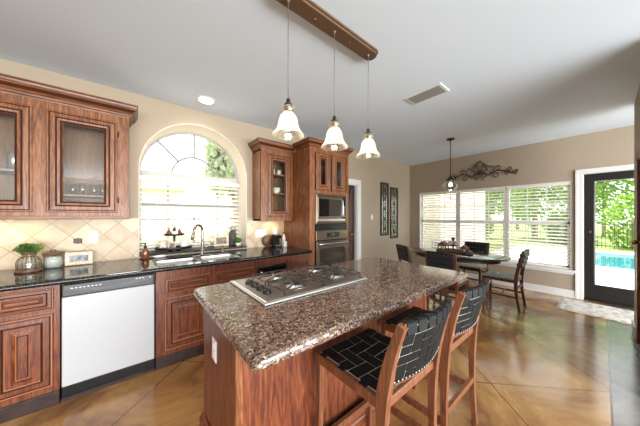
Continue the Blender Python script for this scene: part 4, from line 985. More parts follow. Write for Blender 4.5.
def make_chair():
    # faces +Y, origin floor centre
    r = thing('dining_chair', '', 'dining chair', group='chairs round the oval table')
    ZS = .455
    MB().box(-.2, .2, -.2, .22, ZS - .05, ZS - .008, c=.006).build('seat_frame', 'chairw', r)
    st_ = MB(); 
    for i in range(8):
        y = -.17 + .36 * i / 7; st_.box(-.195, .195, y - .024, y + .024, ZS - .008, ZS + .012, c=.009)
    st_.build('seat', 'mint', r)
    for sx in (-1, 1):
        MB().sweep([(sx * .185, .2, ZS - .01), (sx * .188, .2, 0)], [.036, .026], [.036, .026]).build('leg', 'chairw', r)
        P_ = smooth([(sx * .19, -.235, 0), (sx * .19, -.2, .25), (sx * .19, -.195, .45), (sx * .19, -.225, .65), (sx * .19, -.275, .87)], 4)
        MB().sweep(P_, .03, [.03 + .012 * math.exp(-((i - 8) / 4) ** 2) for i in range(len(P_))]).build('leg', 'chairw', r)
        MB().bar((sx * .187, .2, .2), (sx * .19, -.2, .2), .018, .026).build('stretcher', 'chairw', r)
    MB().bar((-.187, .0, .2), (.187, .0, .2), .018, .026).build('stretcher', 'chairw', r)
    MB().bar((-.19, -.2, .33), (.19, -.2, .33), .018, .03).build('stretcher', 'chairw', r)
    MB().bar((-.19, -.272, .855), (.19, -.272, .855), .022, .03).build('back_rail', 'chairw', r); MB().bar((-.19, -.222, .625), (.19, -.222, .625), .02, .025).build('back_rail', 'chairw', r)
    bk_ = MB()
    for i in range(6):
        x = -.145 + .058 * i; bk_.bar((x, -.225, .62), (x, -.274, .875), .05, .03, up=(0, 1, 0))
    for i in range(3):
        z = .67 + .07 * i; bk_.box(-.172, .172, -.253 - .016 * i - .006, -.2 - .016 * i, z - .025, z + .025, c=.006)
    bk_.build('back_straps', 'navy', r)
    return r
chA = make_chair()
def put(o, x, y, rz, label): o.location = (x, y, 0); o.rotation_euler.z = rz; o['label'] = label
put(chA, 4.50, .97, 0, 'dining chair with pale seat at the table end nearest the patio door')
put(copy_tree(chA), 3.62, 1.42, -PI / 2, 'dining chair with its black back to the camera, just past the island')
put(copy_tree(chA), 3.86, 2.02, -PI / 2 - .56, 'dining chair at the far left end of the oval table')
put(copy_tree(chA), 4.97, 1.53, PI / 2, 'dining chair between the oval table and the triple window')

# centrepiece
tr0 = (4.45, 1.9, TZ)
ty_ = MB(); cx_, cy_ = 4.40, 1.64
t1 = thing('wooden_tray', 'rectangular wooden tray in the middle of the oval table', 'tray', (cx_, cy_, TZ))
MB().box(cx_ - .12, cx_ + .12, cy_ - .24, cy_ + .24, TZ + .0005, TZ + .012).build('tray_base', 'twood', t1)
MB().ring(cy_ - .24, cy_ + .24, cx_ - .12, cx_ + .12, [(0, 0), (0, .045), (.012, .045), (.012, .012)], lambda a, b, o: (b, a, TZ + o)).build('tray_rim', 'twood', t1)
def lantern(x, y, z, w, h_, rot, label):
    r = thing('house_lantern', label, 'lantern', (x, y, z))
    f = MB()
    for a in (-1, 1):
        for b in (-1, 1): f.box(x + a * w / 2 - .007, x + a * w / 2 + .007, y + b * w / 2 - .007, y + b * w / 2 + .007, z, z + h_)
    f.box(x - w / 2, x + w / 2, y - w / 2, y + w / 2, z, z + .01)
    for zz in (.02, h_ - .006):
        for b in (-1, 1): f.box(x - w / 2, x + w / 2, y + b * w / 2 - .005, y + b * w / 2 + .005, z + zz - .006, z + zz + .006); f.box(x + b * w / 2 - .005, x + b * w / 2 + .005, y - w / 2, y + w / 2, z + zz - .006, z + zz + .006)
    f.build('frame', 'rust', r)
    MB().prism([(y - w * .65, z + h_), (y + w * .65, z + h_), (y, z + h_ + w * .6)], x - w * .6, x + w * .6, lambda a, b, h2: (h2, a, b)).build('roof', 'rust', r)
    MB().lathe([(0, 0), (.018, 0), (.018, .05), (0, .052)], (x, y, z + .0102), n=12).build('candle', 'whitec', r)
    return r
lantern(cx_ - .02, cy_ + .155, TZ + .0125, .12, .1, 0, 'rusty house shaped lantern on the left of the table tray')
lantern(cx_, cy_ - .175, TZ + .0125, .09, .075, 0, 'small rusty house shaped lantern on the right of the table tray')
ts = thing('candle_stand', 'two level dark stand with white candle on the table tray', 'candle stand', (cx_, cy_, TZ + .0125))
MB().lathe([(0, 0), (.05, 0), (.05, .008), (.012, .02), (.01, .09), (.068, .105), (.072, .12), (.01, .12), (.01, .19), (.02, .2), (0, .2)], (cx_, cy_, TZ + .0125)).build('stand', 'bronze', ts)
MB().lathe([(0, 0), (.022, 0), (.03, .025), (.022, .05), (0, .055)], (cx_, cy_, TZ + .2127)).build('finial', 'stone', ts)
cn = MB().lathe([(0, 0), (.028, 0), (.028, .06), (0, .062)]).build('pillar_candle', 'cuprint'); cn.location = (cx_ - .02, cy_ + .04, TZ + .1335)
tag(cn, 'cream pillar candle on the dark stand, left of its post', 'candle'); o = copy_tree(cn, label='cream pillar candle on the dark stand, right of its post'); o.location = (cx_ + .0, cy_ - .042, TZ + .1335)
jg = MB().lathe([(0, 0), (.05, 0), (.06, .03), (.035, .06), (0, .065)]).build('dark_pot', 'stone'); jg.location = (cx_ - .16, cy_ - .3, TZ + .001); tag(jg, 'low dark pot beside the wooden table tray', 'pot')

# ---------------------------------------------------------------- hanging lights
BYL = 1.2
pf = thing('pendant_light', 'three bell shade pendant on a brown ceiling bar over the island', 'pendant light', (1.115, BYL, ZC))
cpoly = rrect(.60, 1.59, BYL - .062, BYL + .062, .055, 6)
MB().prism(cpoly, ZC - .014, ZC - .0005).prism([( .6 + (x - .6) * .985 + .007, BYL + (y - BYL) * .84) for x, y in cpoly], ZC - .032, ZC - .014).build('canopy', 'brown', pf, bevel=.003)
sc_ = MB()
for x in (.95, 1.28): sc_.lathe([(0, 0), (.008, 0), (.006, -.006), (0, -.007)], (x, BYL, ZC - .032), n=10)
sc_.build('screw', 'brass', pf)
BELL = [(.020, 0), (.034, -.006), (.042, -.018), (.040, -.03), (.030, -.04), (.036, -.05), (.052, -.068), (.060, -.09), (.064, -.115), (.070, -.14), (.082, -.165), (.100, -.187), (.104, -.195)]
def bell(parent, x, y, ztop, sc=1.0):
    pr_ = [(r * sc, z * sc) for r, z in BELL]; inner = [(r - .003, z) for r, z in reversed(pr_)]
    MB().lathe(pr_ + inner, (x, y, ztop), n=32, cap=False).build('shade', 'shade', parent)
    so = MB().lathe([(.006, .045), (.012, .04), (.014, .02), (.026, .008), (.03, -.004), (.018, -.008), (.016, -.05), (0, -.05)], (x, y, ztop), n=16).build('socket', 'bronze', parent)
    MB().lathe([(0, -.15), (.018, -.145), (.028, -.125), (.03, -.105), (.024, -.08), (.014, -.055), (.012, -.05)], (x, y, ztop), n=16).build('bulb', 'bulb', so)
    return so
def lamp(x, y, z, e, r=.03, c=(1, .92, .8)):
    d = bpy.data.lights.new('lamp', 'POINT'); d.energy = e; d.shadow_soft_size = r; d.color = c
    o = bpy.data.objects.new('lamp_light', d); COL.objects.link(o); o.location = (x, y, z); return o
for x in (.74, 1.125, 1.505):
    MB().tube([(x, BYL, ZC - .03), (x, BYL, 2.075)], .0028, n=6).lathe([(.012, 0), (.009, -.012), (0, -.014)], (x, BYL, ZC - .031), n=12).build('cord', 'cord', pf)
    bell(pf, x, BYL, 2.05, .93); lamp(x, BYL, 1.82, .8)
pd = thing('pendant_light', 'single glass pendant on a bronze rod above the dining table', 'pendant light', (4.33, 1.655, ZC))
MB().lathe([(0, 0), (.065, 0), (.06, -.012), (.02, -.03), (0, -.03)], (4.33, 1.655, ZC - .0005)).build('canopy', 'bronze', pd)
MB().tube([(4.33, 1.655, ZC - .02), (4.33, 1.655, 2.06)], .007).build('rod', 'bronze', pd)
MB().lathe([(.01, .1), (.02, .085), (.03, .06), (.07, .03), (.08, .012), (.07, .008), (0, .0)], (4.33, 1.655, 1.985)).build('socket', 'bronze', pd)
MB().lathe([(.07, 0), (.1, -.02), (.125, -.06), (.12, -.1), (.075, -.15), (.03, -.165), (0, -.168), (0, -.165), (.03, -.162), (.073, -.147), (.117, -.1), (.122, -.06), (.098, -.022), (.067, 0)], (4.33, 1.655, 1.99), n=28, cap=False).build('shade', 'clear', pd)
MB().lathe([(0, 0), (.02, -.01), (.03, -.04), (.022, -.07), (0, -.08)], (4.33, 1.655, 1.975)).build('bulb', 'bulb', pd)
lamp(4.33, 1.655, 1.79, 1.6)
dr = MB().tube([(4.33, 1.655, 1.82), (4.33, 1.655, 1.70)], .003, n=5).lathe([(0, 0), (.012, .012), (0, .035)], (4.33, 1.655, 1.675), n=10); dr.build('pull_finial', 'bronze', pd)

def can_light(x, y, label, e=40):
    r = thing('recessed_light', label, 'ceiling light', (x, y, ZC)) if label else None
    t = MB().lathe([(.105, 0), (.1, -.008), (.085, -.01), (.075, -.003), (.075, -.001)], (x, y, ZC - .0002), n=28, cap=False).build('trim_ring', 'white', r)
    MB().lathe([(0, -.0015), (.074, -.0015), (.074, -.004), (0, -.005)], (x, y, ZC), n=24, cap=False).build('diffuser', 'ceiling_glow', r)
    d = bpy.data.lights.new('ceiling_glow', 'SPOT'); d.energy = e; d.spot_size = math.radians(150); d.spot_blend = .8; d.shadow_soft_size = .07; d.color = (1, .93, .82)
    o = bpy.data.objects.new('ceiling_spot', d); COL.objects.link(o); o.location = (x, y, ZC - .02)
can_light(.665, 2.89, 'round recessed ceiling light above the arched window', 26)
# under-cabinet lamps
for x, y, z in ((-.80, 3.12, 1.33), (1.66, 3.13, 1.30)):
    d = bpy.data.lights.new('undercab', 'AREA'); d.shape = 'RECTANGLE'; d.size = .22; d.size_y = .04; d.energy = .55; d.color = (1, .84, .48)
    o = bpy.data.objects.new('undercabinet_lamp', d); COL.objects.link(o); o.location = (x, y, z)

# air vent
vt = thing('air_vent', 'rectangular air vent in the ceiling', 'air vent', (2.52, 1.22, ZC))
vx0, vx1, vy0, vy1 = 2.42, 2.66, 1.02, 1.42
MB().ring(vx0, vx1, vy0, vy1, [(0, 0), (.004, .008), (.03, .008), (.032, .002)], lambda a, b, o: (a, b, ZC - .0005 - o), fill=0).build('frame', 'white', vt)
sl = MB()
for i in range(11):
    x = vx0 + .04 + (vx1 - vx0 - .08) * i / 10; sl.bar((x, vy0 + .032, ZC - .009), (x, vy1 - .032, ZC - .009), .013, .002, up=(.6, 0, 1))
sl.build('louvres', 'grey', vt); MB().box(vx0 + .032, vx1 - .032, vy0 + .032, vy1 - .032, ZC - .0045, ZC - .003).build('backing', 'stone', vt)

# wrought iron scroll over window
wa = thing('wall_scroll', 'dark wrought iron scroll mounted above the triple window', 'wall decor', (XE, 1.6, 2.2))
XA = XE - .018
def spiral(cy, cz, r, a0, turns, sgn=1, n=26):
    return [(XA, cy + r * (1 - .72 * i / n) * math.cos(a0 + sgn * turns * 2 * PI * i / n), cz + r * (1 - .72 * i / n) * math.sin(a0 + sgn * turns * 2 * PI * i / n)) for i in range(n + 1)]
sA = MB(); cy0, cz0 = 1.63, 2.315
for sy in (-1, 1):
    for sz in (-1, 1):
        sA.tube(spiral(cy0 + sy * .1, cz0 + sz * .065, .075, PI / 2 * (1 if sz > 0 else -1) + (PI / 2) * (0), 1.15, sy * sz), .008, n=6)
    for k_, (dy, dz, r) in enumerate(((.25, .02, .1), (.36, -.05, .06), (.40, .05, .06), (.62, .04, .05), (.56, -.04, .045), (.73, -.015, .05))):
        sA.tube(spiral(cy0 + sy * dy, cz0 + dz - .05 * dy, r, (PI if sy > 0 else 0), .95, (1 if k_ % 2 else -1) * sy), .007, n=6)
    sA.tube(smooth([(XA, cy0 + sy * .03, cz0), (XA, cy0 + sy * .2, cz0 - .06), (XA, cy0 + sy * .38, cz0 - .0), (XA, cy0 + sy * .55, cz0 - .03), (XA, cy0 + sy * .7, cz0 - .07), (XA, cy0 + sy * .78, cz0 - .02)], 6), .009, n=6)
sA.tube(smooth([(XA, cy0 - .17, cz0 + .1), (XA, cy0 - .08, cz0 + .15), (XA, cy0, cz0 + .2), (XA, cy0 + .08, cz0 + .15), (XA, cy0 + .17, cz0 + .1)], 6), .009, n=6)
sA.lathe([(0, 0), (.045, 0), (.04, .012), (.015, .02), (0, .022)], (XA + .008, cy0, cz0), n=8, axis='x')
sA.v = [(v[0], cy0 + (v[1] - cy0) * .8, cz0 + (v[2] - cz0) * 1.2) for v in sA.v]
sA.build('scrollwork', 'iron', wa)
for y in (cy0 - .05, cy0 + .05): MB().tube([(XA, y, cz0), (XE, y, cz0)], .005, n=6).build('mount', 'iron', wa)

# framed metal panels
def metal_panel(x0, x1, z0, z1, label):
    r = thing('framed_panel', label, 'wall decor', ((x0 + x1) / 2, YK, z0), 'framed metal panels')
    y = YK - .001
    MB().ring(x0, x1, z0, z1, [(0, 0), (0, .025), (.012, .03), (.038, .026), (.042, .012)], fY(y)).build('frame', 'iron', r)
    MB().box(x0 + .04, x1 - .04, y - .008, y - .002, z0 + .04, z1 - .04).build('mirror_backing', 'mirror', r)
    s = MB(); cx = (x0 + x1) / 2; n = 5; hh = (z1 - z0 - .08) / n
    for i in range(n):
        zc = z0 + .04 + hh * (i + .5)
        for sx in (-1, 1): s.tube([(cx + sx * .05 * math.cos(q), y - .014, zc + hh * .45 * math.sin(q)) for q in [PI * 2 * k_ / 14 for k_ in range(14)]], .006, n=5, closed=True) if sx > 0 else None
        s.tube([(cx - .07, y - .014, zc - hh * .5), (cx + .07, y - .014, zc + hh * .5)], .005, n=5); s.tube([(cx + .07, y - .014, zc - hh * .5), (cx - .07, y - .014, zc + hh * .5)], .005, n=5)
    s.build('scrollwork', 'iron', r)
metal_panel(4.49, 4.80, .93, 2.175, 'tall framed metal scroll panel, left and higher of the pair')
metal_panel(4.88, 5.20, .84, 2.09, 'tall framed metal scroll panel, right and lower of the pair')

# rug
rg = thing('door_mat', 'faded patterned runner rug before the patio door', 'rug', (5.3, -.05, 0))
MB().box(4.93, 5.64, -.62, .40, .0005, .010, c=.004).build('pile', 'rug', rg)
fr = MB()
for i in range(40):
    x = 4.94 + .69 * i / 39; fr.box(x - .004, x + .004, .398, .425, .001, .005)
fr.build('fringe', 'cotton', rg)

# ---------------------------------------------------------------- leaves helper
def leaves(mb, centre, rad, n, size, mi=0, shell=.5, flat=1.0):
    for i in range(n):
        while True:
            p = Vector((random.uniform(-1, 1), random.uniform(-1, 1), random.uniform(-1, 1)))
            if shell < p.length < 1: break
        p = Vector((p.x * rad[0], p.y * rad[1], p.z * rad[2])); c = Vector(centre) + p
        d = Vector((random.gauss(0, 1), random.gauss(0, 1), random.gauss(0, .7) + .4)).normalized(); t = d.orthogonal().normalized() * size * random.uniform(.6, 1.2); b = d.cross(t) * .5
        mb.add([c - t, c + b, c + t, c - b], [(0, 1, 2, 3)], mi)
    return mb

# ---------------------------------------------------------------- things on the kitchen counter
CZ = .9155
px_, py_ = -.675, 2.99
pj = thing('plant_jar', 'wire framed glass jar on a wooden base with a leafy plant on top', 'plant jar', (px_, py_, CZ))
MB().lathe([(0, 0), (.076, 0), (.078, .01), (.074, .02), (0, .02)], (px_, py_, CZ)).build('wooden_base', 'twood', pj)
MB().lathe([(.062, 0), (.064, .06), (.054, .09), (.038, .1), (.038, .115), (.035, .115), (.035, .098), (.051, .088), (.061, .06), (.059, 0)], (px_, py_, CZ + .0225), cap=False).build('jar_glass', 'clear', pj)
wf = MB()
for i in range(8):
    q = PI * i / 4; wf.tube([(px_ + r * math.cos(q), py_ + r * math.sin(q), CZ + z) for r, z in ((.068, .02), (.069, .08), (.058, .11), (.042, .125))], .0022, n=5)
for z, r in ((.06, .069), (.125, .042)): wf.tube([(px_ + r * math.cos(PI * k_ / 8), py_ + r * math.sin(PI * k_ / 8), CZ + z) for k_ in range(16)], .0022, n=5, closed=True)
wf.build('wire_frame', 'bronze', pj)
MB().lathe([(0, 0), (.04, 0), (.048, .02), (0, .02)], (px_, py_, CZ + .1385)).build('plant_pot', 'twood', pj)
leaves(MB(), (px_, py_, CZ + .192), (.078, .078, .042), 420, .016, shell=0).build('foliage', 'leaf', pj)
cx2, cy2 = -.555, 3.08
cj = thing('glass_canister', 'glass canister of white cotton with a brown lid', 'canister', (cx2, cy2, CZ))
MB().lathe([(0, 0), (.062, 0), (.064, .12), (.061, .12), (.059, .004), (0, .004)], (cx2, cy2, CZ)).build('jar_glass', 'clear', cj)
MB().lathe([(0, 0), (.055, 0), (.056, .05), (.05, .095), (0, .1)], (cx2, cy2, CZ + .005)).build('cotton_filling', 'cotton', cj)
MB().lathe([(0, 0), (.068, 0), (.07, .014), (.062, .022), (0, .022)], (cx2, cy2, CZ + .1205)).tube([(cx2 - .015, cy2, CZ + .142), (cx2 - .012, cy2, CZ + .16), (cx2 + .012, cy2, CZ + .16), (cx2 + .015, cy2, CZ + .142)], .005).build('lid', 'twood', cj)
def photo_frame(name, label, x, y, z, w, h_, rz, fm, pm, bw, tilt=.12):
    r = thing(name, label, 'photo frame', (x, y, z))
    mat = Matrix.Translation((x, y, z)) @ Matrix.Rotation(rz, 4, 'Z') @ Matrix.Rotation(-tilt, 4, 'X')
    MB().ring(-w / 2, w / 2, 0, h_, [(0, -.012), (0, 0), (.004, .004), (bw - .004, .004), (bw, -.004), (0, -.012)], lambda a, b, o: (a, -o, b)).xf(mat).build('frame', fm, r)
    MB().box(-w / 2 + bw - .002, w / 2 - bw + .002, .003, .007, bw - .002, h_ - bw + .002).xf(mat).build('picture', pm, r)
    MB().bar((0, .012, h_ * .7), (0, h_ * .42, h_ * .03), .03, .004, up=(0, 1, 0)).xf(mat).build('easel_leg', 'black', r)
    return r
photo_frame('photo_frame', 'gold dotted white photo frame leaning at the backsplash', -.395, 3.085, CZ + .004, .185, .12, .05, 'dots', 'print', .034)
# soap bottle
LZ = .9505
def soap(x, y, z):
    r = thing('soap_dispenser', 'amber soap pump bottle at the left end of the sink window', 'soap dispenser', (x, y, z))
    MB().lathe([(0, 0), (.03, 0), (.033, .006), (.033, .085), (.028, .098), (.013, .106), (.013, .118), (0, .118)], (x, y, z)).build('bottle', 'amber', r)
    MB().lathe([(0, 0), (.016, 0), (.016, .018), (.006, .02), (.006, .045), (.012, .047), (.012, .055), (0, .056)], (x, y, z + .1185)).tube([(x, y, z + .17), (x - .03, y - .012, z + .168), (x - .036, y - .015, z + .16)], .005).build('pump', 'black', r)
soap(.105, 3.09, CZ)
ds = thing('soap_dish', 'oval white dish with a tan sponge beside the amber bottle', 'dish', (.235, 3.1, CZ))
MB().lathe([(0, 0), (.045, 0), (.075, .02), (.072, .021), (.042, .005), (0, .005)], (.235, 3.1, CZ), sy=.6).build('dish', 'whitec', ds)
sg = MB().box(-.035, .035, -.02, .02, 0, .022, c=.006).build('sponge', 'strapedge'); sg.location = (.235, 3.1, CZ + .0058); tag(sg, 'tan sponge lying in the oval white dish', 'sponge')
# tiered tray on ledge
tx, ty2 = .405, 3.355
tt = thing('tiered_tray', 'two tier black round tray on the ledge under the blind', 'tiered tray', (tx, ty2, LZ))
MB().lathe([(0, 0), (.19, 0), (.2, .006), (.205, .03), (.198, .03), (.192, .01), (0, .01)], (tx, ty2, LZ + .018), n=36, sy=.55).lathe([(0, 0), (.07, 0), (.05, .018), (0, .018)], (tx, ty2, LZ), sy=.6).build('lower_tier', 'black', tt)
MB().lathe([(0, 0), (.1, 0), (.108, .005), (.11, .024), (.105, .024), (.1, .008), (0, .008)], (tx, ty2, LZ + .185), n=30, sy=.65).build('upper_tier', 'black', tt)
MB().lathe([(.015, 0), (.012, .03), (.017, .06), (.012, .1), (.016, .157)], (tx, ty2, LZ + .028), n=12).lathe([(.014, 0), (.012, .04), (.017, .07), (.01, .09), (.006, .1)], (tx, ty2, LZ + .193), n=12).build('post', 'black', tt)
MB().tube([(tx + .018 * math.cos(q), ty2, LZ + .31 + .022 * math.sin(q)) for q in [2 * PI * k_ / 12 for k_ in range(12)]], .003, closed=True, n=6).build('ring_handle', 'black', tt)
def mug(x, y, z, r_, h_, mat, label):
    r = thing('mug', label, 'mug', (x, y, z))
    MB().lathe([(0, 0), (r_ * .95, 0), (r_, h_ * .1), (r_, h_), (r_ - .004, h_), (r_ - .004, .006), (0, .006)], (x, y, z)).build('cup_body', mat, r)
    MB().tube(smooth([(x + r_ - .002, y, z + h_ * .8), (x + r_ + .02, y, z + h_ * .75), (x + r_ + .02, y, z + h_ * .3), (x + r_ - .002, y, z + h_ * .2)]), .004, n=6).build('handle', mat, r)
mug(tx - .12, ty2 - .01, LZ + .0285, .044, .1, 'cuprint', 'patterned cream mug at the left of the lower tray tier')
mug(tx + .105, ty2 - .01, LZ + .0285, .044, .09, 'whitec', 'plain white mug at the right of the lower tray tier')
pc = thing('picture_block', 'small printed picture block on the lower tray tier', 'picture block', (tx - .035, ty2 - .065, LZ + .0285))
MB().box(tx - .075, tx + .005, ty2 - .075, ty2 - .055, LZ + .0285, LZ + .115, c=.003).build('block', 'cuprint', pc)
MB().box(tx - .066, tx - .004, ty2 - .078, ty2 - .0745, LZ + .038, LZ + .105).build('picture', 'printb', pc)
for dx_, m_, lab, rr in ((-.06, 'rust', 'rust coloured gourd at the left of the upper tray tier', .028), (.055, 'rust', 'rust coloured gourd at the right of the upper tray tier', .026)):
    g_ = thing('gourd', lab, 'gourd', (tx + dx_, ty2 - .01, LZ + .1935))
    MB().lathe([(0, 0), (rr * .7, .002), (rr, .02), (rr * .9, .036), (rr * .45, .055), (rr * .4, .066), (0, .07)], (tx + dx_, ty2 - .01, LZ + .1935), n=14).build('fruit', m_, g_)
    MB().tube([(tx + dx_, ty2 - .01, LZ + .262), (tx + dx_ + .006, ty2 - .01, LZ + .285)], .004, n=6).build('stem', 'bronze', g_)
sb = MB().box(-.026, .026, -.01, .01, 0, .045, c=.003).build('wooden_sign', 'whitec'); sb.location = (tx + .005, ty2 - .05, LZ + .1935); tag(sb, 'small blank white block at the front of the upper tray tier', 'block')
# right side of ledge
photo_frame('photo_frame', 'cream photo frame on the ledge right of the faucet', .975, 3.36, LZ + .004, .2, .155, -.1, 'dots', 'printb', .034, .1)
vs_ = thing('metal_vase', 'dark mottled vase with dried stems at the right of the sink window', 'vase', (1.15, 3.42, LZ))
MB().lathe([(0, 0), (.05, 0), (.055, .02), (.055, .17), (.04, .2), (.03, .215), (.034, .225), (.03, .225), (0, .2)], (1.15, 3.42, LZ)).build('vase_body', 'stone', vs_)
leaves(MB(), (1.15, 3.42, LZ + .235), (.07, .04, .05), 110, .012, shell=0).build('dried_stems', 'twood', vs_)
pb = thing('potted_plant', 'green ball plant in a small white pot at the window corner', 'potted plant', (1.19, 3.30, LZ))
MB().lathe([(0, 0), (.03, 0), (.042, .045), (.038, .045), (.028, .008), (0, .008)], (1.19, 3.30, LZ)).build('pot', 'whitec', pb)
leaves(MB(), (1.19, 3.30, LZ + .078), (.048, .048, .042), 700, .008, shell=.5).lathe([(0, 0), (.03, .008), (.042, .035), (.03, .062), (0, .07)], (1.19, 3.30, LZ + .042), n=16).build('foliage', 'boxwood', pb)
# right corner
kx, ky = 1.695, 3.08
kb = thing('coffee_maker', 'small black coffee machine in the corner by the oven cabinet', 'coffee maker', (kx, ky, CZ))
MB().prism([(ky - .07, CZ), (ky + .07, CZ), (ky + .07, CZ + .17), (ky + .02, CZ + .19), (ky - .05, CZ + .175), (ky - .075, CZ + .135), (ky - .01, CZ + .12), (ky - .0, CZ + .03), (ky - .07, CZ + .025)], kx - .05, kx + .05, lambda a, b, h_: (h_, a, b)).build('machine_body', 'black', kb, bevel=.004)
MB().box(kx - .045, kx + .045, ky - .072, ky - .004, CZ + .0255, CZ + .03).build('drip_tray', 'grey', kb)
cb = MB().lathe([(0, 0), (.09, 0), (.09, .012), (0, .012)], n=28, axis='-y').build('cutting_board', 'twood'); cb.location = (1.60, 3.2, CZ + .092); tag(cb, 'round wooden board leaning at the tile behind the coffee machine', 'cutting board')
wt = MB().box(-.03, .03, -.03, .03, 0, .08, c=.006).build('white_box', 'whitec'); wt.location = (1.795, 3.02, CZ); tag(wt, 'small white box right of the black coffee machine', 'box')
bo = thing('oil_bottle', 'slim bottle with dark cap in the corner against the oven cabinet', 'bottle', (1.85, 3.13, CZ))
MB().lathe([(0, 0), (.028, 0), (.028, .13), (.012, .16), (.012, .19), (0, .19)], (1.85, 3.13, CZ)).build('bottle', 'whitec', bo); MB().lathe([(0, 0), (.014, 0), (.013, .025), (0, .026)], (1.85, 3.13, CZ + .1905)).build('cap', 'rust', bo)

# ---------------------------------------------------------------- outdoors
GZ = -.12
structure(MB().box(XE + .2, 60, -40, 60, GZ - .3, GZ - .02).box(-40, XE + .2, YK + .5, 60, GZ - .3, GZ - .02).box(-40, XE + .2, -40, -6, GZ - .3, GZ - .02).box(-40, -3.5, -6, YK + .5, GZ - .3, GZ - .02).build('ground', 'lawn'), 'green lawn outside')
structure(MB().box(XE + .2, 10.6, -9, 2.9, GZ - .019, GZ + .01).box(14.9, 16, -9, 2.9, GZ - .019, GZ + .01).box(10.6, 14.9, .3, 2.9, GZ - .019, GZ + .01).build('patio', 'patio'), 'pale concrete patio around the pool')
structure(MB().box(-8, 5.6, YK + .5, 7.2, GZ - .019, GZ + .01).build('pale_bounce_strip', 'patio'))  # unseen pale strip, added to keep green lawn bounce off the arch reveal
structure(MB().box(-15, XE, -14, -6.0, GZ - .019, GZ + .01).box(-12, -3.5, -6, 6, GZ - .019, GZ + .01).build('rear_bounce_slab', 'patio'))  # unseen pale ground, added to bounce sunlight up to the ceiling
pl = thing('swimming_pool', 'turquoise swimming pool outside the patio door', 'pool', (12.75, -2.8, GZ))
MB().box(10.6, 14.9, -9, .3, GZ - .018, GZ - .004).build('water', 'water', pl)
cpg = MB().box(10.35, 10.75, -9, .5, GZ + .0105, GZ + .03, c=.008).box(14.75, 15.1, -9, .5, GZ + .0105, GZ + .09, c=.008).box(14.7, 14.75, -9, .3, GZ, GZ + .08).box(10.75, 14.75, .3, .5, GZ + .0105, GZ + .03); cpg.build('coping', 'patio', pl)
fn_ = thing('iron_fence', 'black iron fence beyond the swimming pool', 'fence', (17, -1, GZ))
pk = MB()
for i in range(150):
    y = -9 + i * .12; pk.box(16.99, 17.01, y - .008, y + .008, GZ, GZ + 1.25)
pk.build('pickets', 'fence', fn_)
MB().box(16.98, 17.02, -9, 9, GZ + .12, GZ + .15).box(16.98, 17.02, -9, 9, GZ + 1.12, GZ + 1.15).build('rails', 'fence', fn_)
for i in range(8):
    y = -8.9 + 2.5 * i; MB().box(16.96, 17.04, y - .04, y + .04, GZ - .02, GZ + 1.35).build('post', 'fence', fn_)
def tree(x, y, h_, r, label, mat, trunk=.16, low=.12, n=5400, sz=.15):
    t = thing('tree', label, 'tree', (x, y, GZ - .02), 'garden trees')
    tr_ = MB().tube(smooth([(x, y, GZ - .05), (x + .05, y, h_ * .3), (x - .05, y + .05, h_ * .6), (x, y, h_ * .85)], 4), [trunk * (1 - .6 * i / 12) for i in range(13)], n=10)
    for q in range(5):
        a = q * 1.257; tr_.tube([(x, y, h_ * .45), (x + r * .4 * math.cos(a), y + r * .4 * math.sin(a), h_ * .65), (x + r * .7 * math.cos(a), y + r * .7 * math.sin(a), h_ * .8)], [trunk * .5, trunk * .3, .03], n=6)
    tr_.build('trunk', 'bark', t)
    fl = MB()
    for q in range(9):
        a = q * 2.4; rr = r * (.25 + .45 * (q % 3) / 2); zz = h_ * (low + .15 + (1 - low - .15) * (q / 8))
        leaves(fl, (x + rr * math.cos(a), y + rr * math.sin(a), zz), (r * .55, r * .55, h_ * .2), n // 9, sz, shell=.2)
    fl.build('crown', mat, t)
trees = [(15.2, 4.7, 5.5, 1.3, 'tree outside the middle section of the triple window', 'tree'), (21.6, 2.9, 7.5, 2.2, 'tree with pale trunk outside the triple window section by the door', 'tree'),
         (22.5, -4.2, 8, 2.9, 'tree beyond the fence seen through the patio door', 'tree'), (24, 10.6, 7.5, 3.2, 'tree furthest left beyond the fence', 'tree2'), (27.6, -.1, 8, 2.4, 'light green tree between window and patio door views', 'tree', .09),
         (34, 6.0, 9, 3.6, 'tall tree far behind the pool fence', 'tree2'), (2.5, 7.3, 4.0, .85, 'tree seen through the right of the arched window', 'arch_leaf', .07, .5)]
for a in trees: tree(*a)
def bush(x, y, r, h_, label, mat):
    b = thing('bush', label, 'bush', (x, y, GZ - .02), 'garden bushes')
    leaves(MB(), (x, y, h_ * .45), (r, r, h_ * .55), 1500, .1, shell=.55).build('foliage', mat, b)
    MB().tube([(x, y, GZ - .05), (x, y, h_ * .5)], .05, n=6).build('stem', 'bark', b)
for i, (x, y, r, h_) in enumerate(((18.1, -.9, .9, 2.5), (18.1, 1.2, .85, 1.8), (18.1, 5.2, .9, 1.7), (18.1, 7.8, .9, 1.5), (18.1, -3.0, .9, 2.4))):
    bush(x, y, r, h_, ['round bush behind the fence, seen through the patio door', 'low bush behind the fence left of the patio door view', 'bush behind the fence seen through the triple window', 'bush behind the fence furthest left', 'large bush behind the fence furthest right'][i], 'tree2' if i % 2 else 'tree')
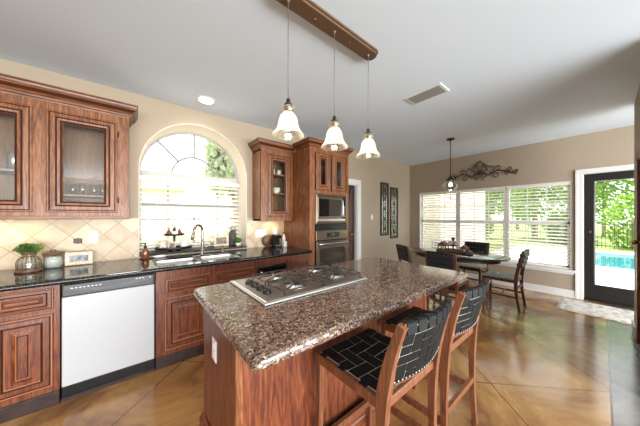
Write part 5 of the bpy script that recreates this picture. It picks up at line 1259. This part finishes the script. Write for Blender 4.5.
# house wing left outside triple window
hw_ = thing('house_wing', 'pale neighbouring house wing with a gridded window outside the triple window', 'building', (9.5, 5.0, GZ))
MB().box(8.2, 8.4, 3.45, 10, GZ, 3.0).box(8.4, 13, 3.45, 3.65, GZ, 3.0).build('walls', 'siding', hw_)
MB().prism([(3.0, 2.95), (3.0, 3.1), (6.8, 4.6), (10.4, 3.1), (10.4, 2.95)], 7.8, 13.4, lambda a, b, h_: (h_, a, b)).build('roof', 'roof', hw_)
wn = MB().ring(4.0, 4.9, .7, 2.3, [(0, 0), (0, .03), (.06, .03), (.06, -.02)], fX(8.2)).build('window', 'white', hw_); MB().box(8.185, 8.195, 4.05, 4.85, .75, 2.25).build('window_pane', 'teal', wn)
ac = thing('air_conditioner', 'grey louvred air conditioning unit by the house wing', 'air conditioner', (7.7, 3.3, GZ))
MB().box(7.4, 8.0, 2.95, 3.4, GZ + .012, .62, c=.02).build('housing', 'grey', ac)
lv_ = MB()
for i in range(12): lv_.box(7.385, 7.4, 2.98, 3.37, .0 + .048 * i, .022 + .048 * i)
lv_.build('louvres', 'stone', ac)
# neighbour behind kitchen window
nb = thing('neighbour_house', 'pale neighbouring house seen through the arched window', 'building', (0, 12, GZ))
MB().box(-7, 2.0, 15.5, 21, GZ, 3.0).build('walls', 'siding', nb)
MB().prism([(-7.5, 2.9), (2.5, 2.9), (1.3, 3.8), (-6.3, 3.8)], 15.0, 21.5, lambda a, b, h_: (a, h_, b)).build('roof', 'roof', nb)
for x in (-2.2, .2):
    w_ = MB().ring(x, x + .9, .9, 2.2, [(0, 0), (0, .03), (.06, .03), (.06, -.02)], fY(15.5)).build('window', 'white', nb); MB().box(x + .05, x + .85, 15.485, 15.495, .95, 2.15).build('window_pane', 'teal', w_)
gf = thing('garden_fence', 'pale wooden garden fence outside the sink window', 'fence', (2, 8.6, GZ))
f_ = MB()
for i in range(80):
    x = -5 + i * .16; f_.box(x, x + .145, 8.6, 8.62, GZ, 1.5 + .02 * (i % 2))
f_.build('boards', 'siding', gf)
MB().box(-5, 7.8, 8.625, 8.66, .2, .28).box(-5, 7.8, 8.625, 8.66, 1.2, 1.28).build('rails', 'siding', gf)
